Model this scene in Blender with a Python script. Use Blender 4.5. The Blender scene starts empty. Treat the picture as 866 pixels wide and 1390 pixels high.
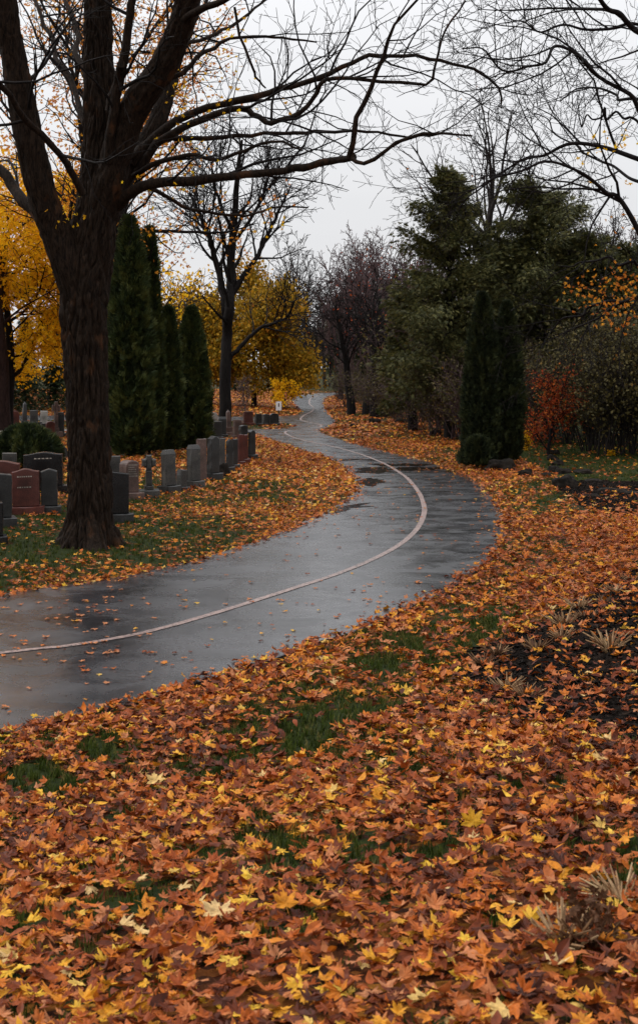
import bpy, math, random
import numpy as np
from mathutils import Vector, noise as mn
from mathutils.geometry import tessellate_polygon

rng = np.random.default_rng(7)
random.seed(7)
scene = bpy.context.scene
col = scene.collection
PI = math.pi
F, CX, HY, ZC = 1900.0, 433.0, 500.0, 2.4      # lens and eye height
DIM = 1390.0

# ------------------------------------------------------------------ tagging
def tag(o, label=None, cat=None, group=None, kind=None):
    if label: o['label'] = label
    if cat: o['category'] = cat
    if group: o['group'] = group
    if kind: o['kind'] = kind
    return o

def empty(name, loc, label, cat, group=None, rz=0.0):
    o = bpy.data.objects.new(name, None)
    o.location = loc
    o.rotation_euler = (0, 0, rz)
    o.empty_display_size = 0.2
    col.objects.link(o)
    return tag(o, label, cat, group)

def copy_thing(o, loc, rz=0.0, s=1.0, label=None, sz=None):
    c = o.copy(); col.objects.link(c)
    c.location = loc; c.rotation_euler = (0, 0, rz)
    c.scale = (s, s, sz if sz else s)
    if label: c['label'] = label
    for ch in list(o.children):
        d = ch.copy(); col.objects.link(d); d.parent = c
        for g in list(ch.children):
            e = g.copy(); col.objects.link(e); e.parent = d
    return c

# ------------------------------------------------------------------ mesh builder
class MB:
    def __init__(s):
        s.V = []; s.Fq = []; s.Ft = []; s.n = 0; s.R = []
    def add(s, V, Fc, rnd=0.5):
        V = np.asarray(V, float); Fc = np.asarray(Fc, int)
        if Fc.shape[1] == 4: s.Fq.append(Fc + s.n)
        else: s.Ft.append(Fc + s.n)
        s.V.append(V)
        s.R.append(np.full(len(V), rnd) if np.isscalar(rnd) else np.asarray(rnd))
        s.n += len(V)
    def build(s, name, mat, parent=None, smooth=True, loc=None):
        me = bpy.data.meshes.new(name)
        V = np.concatenate(s.V)
        if loc is not None: V = V - np.asarray(loc)
        parts = []; tot = []
        if s.Fq:
            q = np.concatenate(s.Fq); parts.append(q.ravel()); tot.append(np.full(len(q), 4))
        if s.Ft:
            t = np.concatenate(s.Ft); parts.append(t.ravel()); tot.append(np.full(len(t), 3))
        L = np.concatenate(parts).astype(np.int32); T = np.concatenate(tot)
        st = np.concatenate([[0], np.cumsum(T)[:-1]]).astype(np.int32)
        me.vertices.add(len(V)); me.vertices.foreach_set('co', V.astype(np.float32).ravel())
        me.loops.add(len(L)); me.loops.foreach_set('vertex_index', L)
        me.polygons.add(len(T)); me.polygons.foreach_set('loop_start', st)
        me.polygons.foreach_set('use_smooth', np.full(len(T), smooth))
        me.update(calc_edges=True)
        a = me.attributes.new('rnd', 'FLOAT', 'POINT')
        a.data.foreach_set('value', np.concatenate(s.R).astype(np.float32))
        me.materials.append(mat)
        o = bpy.data.objects.new(name, me)
        col.objects.link(o)
        if parent is not None: o.parent = parent
        return o

def tube(mb, pts, rad, sides=6, rnd=0.5, cap=True):
    P = np.asarray(pts, float); R = np.asarray(rad, float); n = len(P)
    T = np.gradient(P, axis=0)
    T /= np.linalg.norm(T, axis=1)[:, None] + 1e-9
    m = np.abs(T.mean(0)); a = np.zeros(3); a[int(np.argmin(m))] = 1
    U = np.cross(T, a); U /= np.linalg.norm(U, axis=1)[:, None] + 1e-9
    W = np.cross(T, U)
    th = np.arange(sides) * 2 * PI / sides
    V = P[:, None, :] + R[:, None, None] * (np.cos(th)[None, :, None] * U[:, None, :] + np.sin(th)[None, :, None] * W[:, None, :])
    V = V.reshape(-1, 3)
    i = np.arange(n - 1)[:, None] * sides; j = np.arange(sides)[None, :]; k = (j + 1) % sides
    Fq = np.stack([i + j, i + k, i + sides + k, i + sides + j], -1).reshape(-1, 4)
    mb.add(V, Fq, rnd)
    if cap:
        mb.add(np.vstack([V[-sides:], P[-1:]]), [[a_, (a_ + 1) % sides, sides] for a_ in range(sides)], rnd)

def bark_tube(mb, pts, rad, sides, rings, amp, fz=1.3, fa=2.2, flare=None, seed=0.0):
    """thick limb with ridged bark relief"""
    P = np.asarray(pts, float); R = np.asarray(rad, float)
    P = catmull(P, rings); R = np.interp(np.linspace(0, 1, len(P)), np.linspace(0, 1, len(R)), R)
    n = len(P)
    T = np.gradient(P, axis=0); T /= np.linalg.norm(T, axis=1)[:, None]
    U = np.zeros_like(P); u = np.cross(T[0], [0.1, 1, 0.05]); u /= np.linalg.norm(u)
    for i in range(n):
        u = u - T[i] * np.dot(u, T[i]); u /= np.linalg.norm(u); U[i] = u
    W = np.cross(T, U)
    s = np.concatenate([[0], np.cumsum(np.linalg.norm(np.diff(P, axis=0), axis=1))])
    V = np.zeros((n, sides, 3))
    for j in range(sides):
        a = j * 2 * PI / sides; ca, sa = math.cos(a), math.sin(a)
        for i in range(n):
            r = R[i]
            q = Vector((ca * fa * 2.2 + seed, sa * fa * 2.2, s[i] * fz))
            wob = mn.noise(Vector((ca * 1.2 + seed, sa * 1.2, s[i] * 0.6))) * 0.09
            w2 = mn.noise(Vector((ca * 2 + 5, sa * 2, s[i] * 2.0))) * .28
            rid = abs(mn.noise(Vector((ca * fa * 3 + seed + w2, sa * fa * 3 + w2, s[i] * fz)))) * 2
            rid2 = abs(mn.noise(Vector((ca * fa * 7 + seed + w2, sa * fa * 7, s[i] * fz * 2.5))))
            rr = r * (1 + wob) + amp * (0.75 * min(1, rid * 2.0) + 0.85 * min(.7, rid2) - 0.6)
            if flare is not None: rr += flare(a, s[i])
            V[i, j] = P[i] + rr * (ca * U[i] + sa * W[i])
    V = V.reshape(-1, 3)
    i = np.arange(n - 1)[:, None] * sides; j = np.arange(sides)[None, :]; k = (j + 1) % sides
    mb.add(V, np.stack([i + j, i + k, i + sides + k, i + sides + j], -1).reshape(-1, 4), 0.5)

def catmull(P, n):
    P = np.asarray(P, float)
    E = np.vstack([2 * P[0] - P[1], P, 2 * P[-1] - P[-2]])
    t = np.linspace(0, len(P) - 1 - 1e-6, n); i = t.astype(int); f = (t - i)[:, None]
    a, b, c, d = E[i], E[i + 1], E[i + 2], E[i + 3]
    return 0.5 * ((2 * b) + (-a + c) * f + (2 * a - 5 * b + 4 * c - d) * f * f + (-a + 3 * b - 3 * c + d) * f ** 3)

# ------------------------------------------------------------------ numpy value noise
_tab = np.random.default_rng(3).random((256, 256))
def vn(x, y, s=1.0, o=0.0):
    x = np.asarray(x, float) * s + o; y = np.asarray(y, float) * s + o * 1.7
    xi = np.floor(x).astype(int); yi = np.floor(y).astype(int)
    fx = x - xi; fy = y - yi; fx = fx * fx * (3 - 2 * fx); fy = fy * fy * (3 - 2 * fy)
    g = lambda a, b: _tab[a & 255, b & 255]
    return (g(xi, yi) * (1 - fx) + g(xi + 1, yi) * fx) * (1 - fy) + (g(xi, yi + 1) * (1 - fx) + g(xi + 1, yi + 1) * fx) * fy
def fbm(x, y, s=1.0, o=0.0):
    return (vn(x, y, s, o) + .5 * vn(x, y, s * 2.1, o + 9) + .25 * vn(x, y, s * 4.3, o + 23)) / 1.75

# ------------------------------------------------------------------ where the path runs
def g0(px, py):
    d = F * ZC / (py - HY)
    return ((px - CX) * d / F, d)

left_px = [(0, 808), (130, 790), (230, 770), (290, 755), (350, 735), (400, 715), (440, 696), (470, 678), (483, 658), (470, 637), (443, 622), (414, 613), (385, 604), (349, 590)]
right_px = [(0, 1003), (100, 975), (200, 950), (300, 920), (380, 893), (440, 872), (500, 850), (570, 820), (630, 790), (668, 757), (684, 728), (682, 698), (665, 672), (640, 651), (600, 633), (562, 622.5), (514, 611), (465, 598), (436, 588), (437, 583.5), (452, 578), (455, 572), (449, 564), (441, 553), (441, 543)]
L1 = [(-16, 0.5), (-9, 8.0), (-5.6, 12.2)] + [g0(*p) for p in left_px]
L2 = [g0(402, 579), g0(386, 577)]
tail_left = [(-2.55, 55.5), (-4.5, 56.5)]
branch = [(-18, 60), (-18, 71)]
L3 = [g0(370, 566), g0(395, 564.5), g0(408, 561), g0(404, 554), g0(398, 547), g0(397, 541.5), g0(404, 537.6), g0(417, 535.4), (1.9, 138), (14, 147)]
R1 = [(-12, -3), (-7, 3.0), (-4.2, 6.5)] + [g0(*p) for p in right_px] + [(1.1, 120), (3.2, 130), (14, 139)]
def cr2(pts, k=6):
    return catmull(np.array(pts), (len(pts) - 1) * k + 1)
Lc = cr2(L1); Rc = cr2(R1); Lf = cr2(L3)
road_poly = np.vstack([Lc, [(-4.2, 51.2), (-18, 53.5), (-18, 55.9), (-4.4, 54.2), (-1.5, 55.2)], [g0(401, 579.5)], [(-1.3, 60.6), (-3.2, 62.0), (-18, 63.0), (-18, 71.5)], Lf, Rc[::-1]])
def wob(P):
    P = P.copy(); P[:, 0] += (vn(P[:, 0], P[:, 1], 2.3) - .5) * .10; return P
road_poly = wob(road_poly)
Ab = road_poly; Bb = np.roll(road_poly, -1, axis=0)

def inside(x, y):
    x = np.atleast_1d(x); y = np.atleast_1d(y); r = np.zeros(x.shape, bool)
    for (ax, ay), (bx, by) in zip(Ab, Bb):
        if ay == by: continue
        c = ((ay > y) != (by > y)) & (x < (bx - ax) * (y - ay) / (by - ay) + ax)
        r ^= c
    return r
def road_dist(x, y):
    x = np.atleast_1d(np.asarray(x, float)); y = np.atleast_1d(np.asarray(y, float))
    best = np.full(x.shape, 1e9)
    for a, b in zip(Ab, Bb):
        d = b - a; l2 = d @ d + 1e-12
        t = np.clip(((x - a[0]) * d[0] + (y - a[1]) * d[1]) / l2, 0, 1)
        best = np.minimum(best, (x - a[0] - t * d[0]) ** 2 + (y - a[1] - t * d[1]) ** 2)
    best = np.sqrt(best)
    return np.where(inside(x, y), -best, best)
def ss(t):
    t = np.clip(t, 0, 1); return t * t * (3 - 2 * t)
_ly = Lc[:, 1]; _o = np.argsort(_ly)
def is_left(x, y):
    return x < np.interp(y, _ly[_o], Lc[_o, 0], left=-16) - 0.0
def H(x, y, dr=None):
    x = np.atleast_1d(np.asarray(x, float)); y = np.atleast_1d(np.asarray(y, float))
    if dr is None: dr = road_dist(x, y)
    d = np.clip(dr - 0.12, 0, None)
    lf = is_left(x, y)
    k = 1 - 0.68 * ss((y - 13) / 14)
    zr = 0.95 * ss(d / 10.5) * k + 0.05 * ss(d / .7)
    zr = zr + 0.50 * np.exp(-(((x - 3.6) / 1.5) ** 2 + ((y - 10.8) / 2.2) ** 2)) * ss(d / 1.5)
    zl = 0.24 * ss(d / 7) + 0.05 * ss(d / .7)
    z = np.where(lf, zl, zr)
    z = z + (fbm(x, y, .5) - .5) * 0.10 * ss(d / 1.5)
    z = z + np.clip((y - 150) * 0.02, 0, 1.9) * ss((y - 150) / 40)
    return z
def h1(x, y): return float(H(x, y)[0])
_yy = 3.0 * 1.004 ** np.arange(1180)
def at(px, py):
    """ground point seen at this place of the photograph"""
    dx = (px - CX) / F; dz = (HY - py) / F
    z = ZC + dz * _yy; g = H(dx * _yy, _yy)
    i = int(np.argmax(z < g))
    if i == 0: i = len(_yy) - 1
    y = _yy[i]
    return Vector((dx * y, y, h1(dx * y, y)))
def P3(px, py, d): return np.array([(px - CX) * d / F, d, ZC + (HY - py) * d / F])

# ------------------------------------------------------------------ materials
def nt(name):
    m = bpy.data.materials.new(name); m.use_nodes = True
    t = m.node_tree; t.nodes.clear()
    out = t.nodes.new('ShaderNodeOutputMaterial')
    return m, t, out
def N(t, typ, **kw):
    n = t.nodes.new(typ)
    for k, v in kw.items():
        if k.startswith('i_'):
            n.inputs[k[2:].replace('_', ' ')].default_value = v
        else: setattr(n, k, v)
    return n
def ramp(t, stops, interp='LINEAR'):
    n = t.nodes.new('ShaderNodeValToRGB'); cr = n.color_ramp; cr.interpolation = interp
    while len(cr.elements) < len(stops): cr.elements.new(0.5)
    for e, (p, c) in zip(cr.elements, stops):
        e.position = p; e.color = (*c, 1) if len(c) == 3 else c
    return n
def mapping(t, scale=(1, 1, 1)):
    tc = N(t, 'ShaderNodeTexCoord'); mp = N(t, 'ShaderNodeMapping'); mp.inputs['Scale'].default_value = scale
    t.links.new(tc.outputs['Object'], mp.inputs['Vector']); return mp
def noise_n(t, vec, sc, det=4, rough=.6, dist=0):
    n = N(t, 'ShaderNodeTexNoise'); n.inputs['Scale'].default_value = sc; n.inputs['Detail'].default_value = det
    n.inputs['Roughness'].default_value = rough; n.inputs['Distortion'].default_value = dist
    if vec is not None: t.links.new(vec, n.inputs['Vector'])
    return n
def mix(t, fac, a, b, mode='MIX'):
    n = N(t, 'ShaderNodeMix', data_type='RGBA', blend_type=mode)
    for k, v in ((0, fac), (6, a), (7, b)):
        if isinstance(v, (int, float)): n.inputs[k].default_value = v
        elif isinstance(v, tuple): n.inputs[k].default_value = (*v, 1)
        else: t.links.new(v, n.inputs[k])
    return n.outputs[2]

def leaf_mat(name, stops, trans=.25, rough=.6, interp='LINEAR', spec=.12, mottle=.35):
    m, t, out = nt(name)
    at_ = N(t, 'ShaderNodeAttribute', attribute_name='rnd')
    r = ramp(t, stops, interp); t.links.new(at_.outputs['Fac'], r.inputs['Fac'])
    mp = mapping(t); ns = noise_n(t, mp.outputs[0], 45, 3)
    rr = ramp(t, [(.35, (1 - mottle,) * 3), (.65, (1 + mottle * .5,) * 3)]); t.links.new(ns.outputs['Fac'], rr.inputs['Fac'])
    c = mix(t, 1.0, r.outputs[0], rr.outputs[0], 'MULTIPLY')
    b = N(t, 'ShaderNodeBsdfPrincipled'); t.links.new(c, b.inputs['Base Color'])
    b.inputs['Roughness'].default_value = rough; b.inputs['Specular IOR Level'].default_value = spec
    if trans > 0:
        tr = N(t, 'ShaderNodeBsdfTranslucent'); t.links.new(c, tr.inputs['Color'])
        ms = N(t, 'ShaderNodeMixShader'); ms.inputs[0].default_value = trans
        t.links.new(b.outputs[0], ms.inputs[1]); t.links.new(tr.outputs[0], ms.inputs[2]); t.links.new(ms.outputs[0], out.inputs[0])
    else: t.links.new(b.outputs[0], out.inputs[0])
    return m

def bark_mat(name, c1, c2, c3=None, sc=1.0, bump=.6):
    m, t, out = nt(name)
    mp = mapping(t, (sc * 5, sc * 5, sc * .9)); a = noise_n(t, mp.outputs[0], 4, 6, .65, 1.2)
    mp2 = mapping(t, (sc, sc, sc * .6)); b2 = noise_n(t, mp2.outputs[0], 2.2, 3)
    r = ramp(t, [(.35, c1), (.62, c2)]); t.links.new(a.outputs['Fac'], r.inputs['Fac'])
    c = r.outputs[0]
    if c3:
        r2 = ramp(t, [(.60, (0, 0, 0)), (.70, (1, 1, 1))]); t.links.new(b2.outputs['Fac'], r2.inputs['Fac'])
        mu = N(t, 'ShaderNodeMath', operation='MULTIPLY'); t.links.new(r2.outputs[0], mu.inputs[0]); mu.inputs[1].default_value = .75
        c = mix(t, mu.outputs[0], c, c3)
    b = N(t, 'ShaderNodeBsdfPrincipled'); t.links.new(c, b.inputs['Base Color']); b.inputs['Roughness'].default_value = .7
    b.inputs['Specular IOR Level'].default_value = .08
    bp = N(t, 'ShaderNodeBump'); bp.inputs['Strength'].default_value = bump; bp.inputs['Distance'].default_value = .03
    t.links.new(a.outputs['Fac'], bp.inputs['Height']); t.links.new(bp.outputs[0], b.inputs['Normal'])
    t.links.new(b.outputs[0], out.inputs[0]); return m

def stone_mat(name, c1, c2, rough=.45, sc=60, bump=.1, lichen=None, spec=.35):
    m, t, out = nt(name)
    mp = mapping(t); a = noise_n(t, mp.outputs[0], sc, 3, .7); b2 = noise_n(t, mp.outputs[0], 3.0, 5, .6)
    r = ramp(t, [(.35, c1), (.68, c2)]); t.links.new(a.outputs['Fac'], r.inputs['Fac'])
    r2 = ramp(t, [(.32, (.38, .38, .36)), (.68, (1.3, 1.27, 1.22))]); t.links.new(b2.outputs['Fac'], r2.inputs['Fac'])
    c = mix(t, 1.0, r.outputs[0], r2.outputs[0], 'MULTIPLY')
    if lichen:
        r3 = ramp(t, [(.62, (0, 0, 0)), (.68, (.6, .6, .6))]); b3 = noise_n(t, mp.outputs[0], 9.0, 4, .7); t.links.new(b3.outputs['Fac'], r3.inputs['Fac'])
        c = mix(t, r3.outputs[0], c, lichen)
    b = N(t, 'ShaderNodeBsdfPrincipled'); t.links.new(c, b.inputs['Base Color']); b.inputs['Roughness'].default_value = rough; b.inputs['Specular IOR Level'].default_value = spec
    bp = N(t, 'ShaderNodeBump'); bp.inputs['Strength'].default_value = bump; bp.inputs['Distance'].default_value = .02
    t.links.new(b2.outputs['Fac'], bp.inputs['Height']); t.links.new(bp.outputs[0], b.inputs['Normal'])
    t.links.new(b.outputs[0], out.inputs[0]); return m

RUST = [(0.0, (.060, .016, .008)), (.16, (.15, .032, .010)), (.32, (.30, .064, .012)), (.44, (.45, .105, .013)), (.53, (.50, .20, .085)), (.60, (.52, .13, .014)), (.70, (.60, .20, .018)),
        (.82, (.68, .31, .022)), (.92, (.72, .44, .04)), (1.0, (.66, .44, .19))]
M = {}
M['litter'] = leaf_mat('fallen_leaf', RUST, trans=.10, rough=.5, spec=.16)
GOLD = [(0, (.28, .085, .02)), (.3, (.46, .16, .025)), (.6, (.62, .28, .03)), (.85, (.72, .42, .045)), (1, (.75, .50, .16))]
M['litter_gold'] = leaf_mat('fallen_leaf_golden', GOLD, trans=.08, rough=.45)
M['yellow'] = leaf_mat('yellow_leaf', [(0, (.55, .24, .012)), (.5, (.96, .53, .016)), (1, (.98, .66, .03))], trans=.6, spec=.08, mottle=.2)
M['orange'] = leaf_mat('orange_leaf', [(0, (.32, .08, .015)), (.5, (.66, .22, .025)), (1, (.80, .40, .035))], trans=.45)
M['olive_gold'] = leaf_mat('olive_gold_leaf', [(0, (.11, .085, .012)), (.35, (.26, .17, .015)), (.6, (.46, .25, .018)), (.82, (.58, .30, .02)), (1, (.50, .16, .02))], trans=.3)
M['red'] = leaf_mat('red_leaf', [(0, (.12, .018, .010)), (.5, (.38, .062, .018)), (1, (.58, .17, .025))], trans=.3)
M['evergreen'] = leaf_mat('evergreen_spray', [(0, (.011, .018, .007)), (.6, (.032, .048, .014)), (1, (.075, .085, .022))], trans=.1, rough=.6, spec=.2)
M['juniper'] = leaf_mat('juniper_spray', [(0, (.009, .013, .006)), (.6, (.022, .030, .012)), (1, (.045, .052, .018))], trans=.08, rough=.65, spec=.15)
M['cedar'] = leaf_mat('cedar_needles', [(0, (.034, .040, .016)), (.5, (.090, .094, .032)), (1, (.19, .17, .055))], trans=.15, rough=.6, spec=.2)
M['brush'] = leaf_mat('brush_leaf', [(0, (.035, .032, .014)), (.6, (.085, .070, .024)), (.92, (.13, .10, .03)), (1, (.32, .13, .02))], trans=.15)
M['grass'] = leaf_mat('grass_blade', [(0, (.018, .025, .005)), (.6, (.052, .076, .010)), (.9, (.09, .095, .022)), (1, (.20, .15, .05))], trans=.30, rough=.6, spec=.08)
M['dry'] = leaf_mat('dry_stalk', [(0, (.10, .045, .022)), (.5, (.34, .20, .10)), (1, (.50, .36, .20))], trans=.1)
M['bark'] = bark_mat('maple_bark', (.0035, .0024, .0018), (.030, .0185, .0120), (.070, .030, .013), sc=1.6, bump=1.0)
M['bark_dark'] = bark_mat('dark_bark', (.004, .0035, .0035), (.016, .013, .012), bump=.3)
M['bark_brown'] = bark_mat('brown_bark', (.012, .007, .006), (.036, .021, .018), bump=.3)
M['bark_grey'] = bark_mat('grey_bark', (.012, .010, .0095), (.036, .030, .027), bump=.3)
M['bark_purple'] = bark_mat('mauve_twig', (.045, .030, .031), (.115, .076, .076), bump=.1)
M['granite_grey'] = stone_mat('grey_granite', (.022, .022, .022), (.078, .075, .07), lichen=(.11, .10, .07))
M['granite_dark'] = stone_mat('charcoal_granite', (.014, .015, .016), (.042, .042, .042), rough=.35)
M['granite_black'] = stone_mat('black_granite', (.006, .006, .007), (.018, .018, .019), rough=.25, bump=.03)
M['granite_red'] = stone_mat('red_granite', (.055, .015, .012), (.12, .036, .027), rough=.35)
M['granite_brown'] = stone_mat('brown_granite', (.06, .036, .03), (.14, .085, .07), rough=.5)
M['granite_pale'] = stone_mat('pale_granite', (.20, .19, .18), (.42, .40, .37), rough=.6, lichen=(.2, .18, .12))
M['rock'] = stone_mat('field_rock', (.006, .005, .004), (.024, .018, .014), rough=.8, sc=14, bump=.8, spec=.1)
M['letter'] = stone_mat('cut_lettering', (.30, .27, .24), (.42, .38, .34), rough=.7)

# ground
def ground_mat():
    m, t, out = nt('lawn_and_litter')
    tc = N(t, 'ShaderNodeTexCoord'); ob = tc.outputs['Object']
    a = noise_n(t, ob, 26, 5, .7); b2 = noise_n(t, ob, 1.3, 4, .6)
    gr = ramp(t, [(.3, (.010, .014, .004)), (.55, (.024, .034, .008)), (.75, (.045, .052, .012))]); t.links.new(a.outputs['Fac'], gr.inputs['Fac'])
    vor = N(t, 'ShaderNodeTexVoronoi'); vor.inputs['Scale'].default_value = 15; t.links.new(ob, vor.inputs['Vector'])
    sp = N(t, 'ShaderNodeSeparateColor'); t.links.new(vor.outputs['Color'], sp.inputs[0])
    lv = ramp(t, [(0, (.03, .012, .007)), (.4, (.08, .026, .010)), (.75, (.19, .062, .014)), (1, (.32, .13, .02))]); t.links.new(sp.outputs[0], lv.inputs['Fac'])
    lit = N(t, 'ShaderNodeAttribute', attribute_name='litter')
    ad = N(t, 'ShaderNodeMath', operation='ADD'); t.links.new(sp.outputs[1], ad.inputs[0]); t.links.new(lit.outputs['Fac'], ad.inputs[1])
    gt = N(t, 'ShaderNodeMath', operation='GREATER_THAN'); t.links.new(ad.outputs[0], gt.inputs[0]); gt.inputs[1].default_value = 1.0
    c = mix(t, gt.outputs[0], gr.outputs[0], lv.outputs[0])
    soil = ramp(t, [(.3, (.008, .006, .005)), (.7, (.035, .024, .018))]); t.links.new(a.outputs['Fac'], soil.inputs['Fac'])
    so = N(t, 'ShaderNodeAttribute', attribute_name='soil')
    c = mix(t, so.outputs['Fac'], c, soil.outputs[0])
    bs = N(t, 'ShaderNodeBsdfPrincipled'); t.links.new(c, bs.inputs['Base Color']); bs.inputs['Roughness'].default_value = .75
    bs.inputs['Specular IOR Level'].default_value = .06
    bp = N(t, 'ShaderNodeBump'); bp.inputs['Strength'].default_value = .7; bp.inputs['Distance'].default_value = .05
    t.links.new(a.outputs['Fac'], bp.inputs['Height']); t.links.new(bp.outputs[0], bs.inputs['Normal'])
    t.links.new(bs.outputs[0], out.inputs[0]); return m
M['ground'] = ground_mat()

def asphalt_mat():
    m, t, out = nt('wet_asphalt')
    tc = N(t, 'ShaderNodeTexCoord'); ob = tc.outputs['Object']
    fine = noise_n(t, ob, 110, 3, .8); mid = noise_n(t, ob, 1.1, 5, .65, .6); big = noise_n(t, ob, .35, 3)
    st = mapping(t, (1, 1, 1)); streak = noise_n(t, st.outputs[0], 1.6, 6, .7, .6)
    r = ramp(t, [(.25, (.009, .009, .0105)), (.75, (.054, .055, .060))]); t.links.new(fine.outputs['Fac'], r.inputs['Fac'])
    r2 = ramp(t, [(.38, (.38, .38, .40)), (.62, (1.25, 1.23, 1.25))]); t.links.new(mid.outputs['Fac'], r2.inputs['Fac'])
    c = mix(t, 1.0, r.outputs[0], r2.outputs[0], 'MULTIPLY')
    b = N(t, 'ShaderNodeBsdfPrincipled'); t.links.new(c, b.inputs['Base Color'])
    rr = N(t, 'ShaderNodeMapRange'); rr.inputs['From Min'].default_value = .35; rr.inputs['From Max'].default_value = .65
    rr.inputs['To Min'].default_value = .16; rr.inputs['To Max'].default_value = .36
    t.links.new(streak.outputs['Fac'], rr.inputs['Value']); t.links.new(rr.outputs[0], b.inputs['Roughness'])
    b.inputs['Specular IOR Level'].default_value = .85
    hs = N(t, 'ShaderNodeMath', operation='MULTIPLY_ADD'); t.links.new(fine.outputs['Fac'], hs.inputs[0]); hs.inputs[1].default_value = .25
    mm = N(t, 'ShaderNodeMath', operation='MULTIPLY'); t.links.new(mid.outputs['Fac'], mm.inputs[0]); mm.inputs[1].default_value = 1.5
    t.links.new(mm.outputs[0], hs.inputs[2])
    bp = N(t, 'ShaderNodeBump'); bp.inputs['Strength'].default_value = .3; bp.inputs['Distance'].default_value = .006
    t.links.new(hs.outputs[0], bp.inputs['Height']); t.links.new(bp.outputs[0], b.inputs['Normal'])
    t.links.new(b.outputs[0], out.inputs[0]); return m
M['asphalt'] = asphalt_mat()
def paint_mat():
    m, t, out = nt('worn_paint')
    tc = N(t, 'ShaderNodeTexCoord'); a = noise_n(t, tc.outputs['Object'], 30, 5, .8)
    r = ramp(t, [(.40, (.035, .03, .03)), (.51, (.28, .19, .165)), (.75, (.46, .34, .30))]); t.links.new(a.outputs['Fac'], r.inputs['Fac'])
    b = N(t, 'ShaderNodeBsdfPrincipled'); t.links.new(r.outputs[0], b.inputs['Base Color']); b.inputs['Roughness'].default_value = .4
    t.links.new(b.outputs[0], out.inputs[0]); return m
M['paint'] = paint_mat()
def water_mat():
    m, t, out = nt('puddle_water')
    tc = N(t, 'ShaderNodeTexCoord'); a = noise_n(t, tc.outputs['Object'], 8, 3, .5)
    b = N(t, 'ShaderNodeBsdfPrincipled'); b.inputs['Base Color'].default_value = (.012, .010, .009, 1); b.inputs['Roughness'].default_value = .12
    b.inputs['IOR'].default_value = 1.33
    bp = N(t, 'ShaderNodeBump'); bp.inputs['Strength'].default_value = .05; bp.inputs['Distance'].default_value = .01
    t.links.new(a.outputs['Fac'], bp.inputs['Height']); t.links.new(bp.outputs[0], b.inputs['Normal'])
    t.links.new(b.outputs[0], out.inputs[0]); return m
M['water'] = water_mat()
def plain(name, c, rough=.5, metal=0):
    m, t, out = nt(name); tc = N(t, 'ShaderNodeTexCoord'); a = noise_n(t, tc.outputs['Object'], 18, 4)
    r = ramp(t, [(.3, tuple(v * .8 for v in c)), (.7, tuple(min(1, v * 1.1) for v in c))]); t.links.new(a.outputs['Fac'], r.inputs['Fac'])
    b = N(t, 'ShaderNodeBsdfPrincipled'); t.links.new(r.outputs[0], b.inputs['Base Color']); b.inputs['Roughness'].default_value = rough
    b.inputs['Metallic'].default_value = metal; t.links.new(b.outputs[0], out.inputs[0]); return m
M['sign_white'] = plain('white_sign_board', (.78, .79, .80), .35)
M['sign_post'] = plain('sign_post_wood', (.05, .045, .04), .6)

# ------------------------------------------------------------------ ground sheet
def poly_world(pxs): return np.array([list(at(*p))[:2] for p in pxs])
def in_poly(x, y, P):
    r = np.zeros(x.shape, bool)
    for (ax, ay), (bx, by) in zip(P, np.roll(P, -1, axis=0)):
        if ay == by: continue
        r ^= ((ay > y) != (by > y)) & (x < (bx - ax) * (y - ay) / (by - ay) + ax)
    return r
bed_a = poly_world([(632, 925), (655, 885), (720, 858), (765, 828), (812, 800), (866, 768), (960, 740), (1000, 1010), (880, 1022), (800, 1003), (740, 985), (672, 958)])
bed_b = poly_world([(775, 662), (800, 654), (866, 655), (960, 655), (960, 700), (866, 697), (815, 694), (772, 680)])
def soft_in(x, y, P, w):
    d = np.full(x.shape, 1e9)
    for a, b in zip(P, np.roll(P, -1, axis=0)):
        v = b - a; t = np.clip(((x - a[0]) * v[0] + (y - a[1]) * v[1]) / (v @ v + 1e-9), 0, 1)
        d = np.minimum(d, np.hypot(x - a[0] - t * v[0], y - a[1] - t * v[1]))
    d = np.where(in_poly(x, y, P), d, -d) + (fbm(x, y, 3.0, 40) - .5) * w * 3
    return ss(d / w * .5 + .5)
def soil(x, y):
    return np.maximum(soft_in(x, y, bed_a, .16), soft_in(x, y, bed_b, .35))

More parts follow.
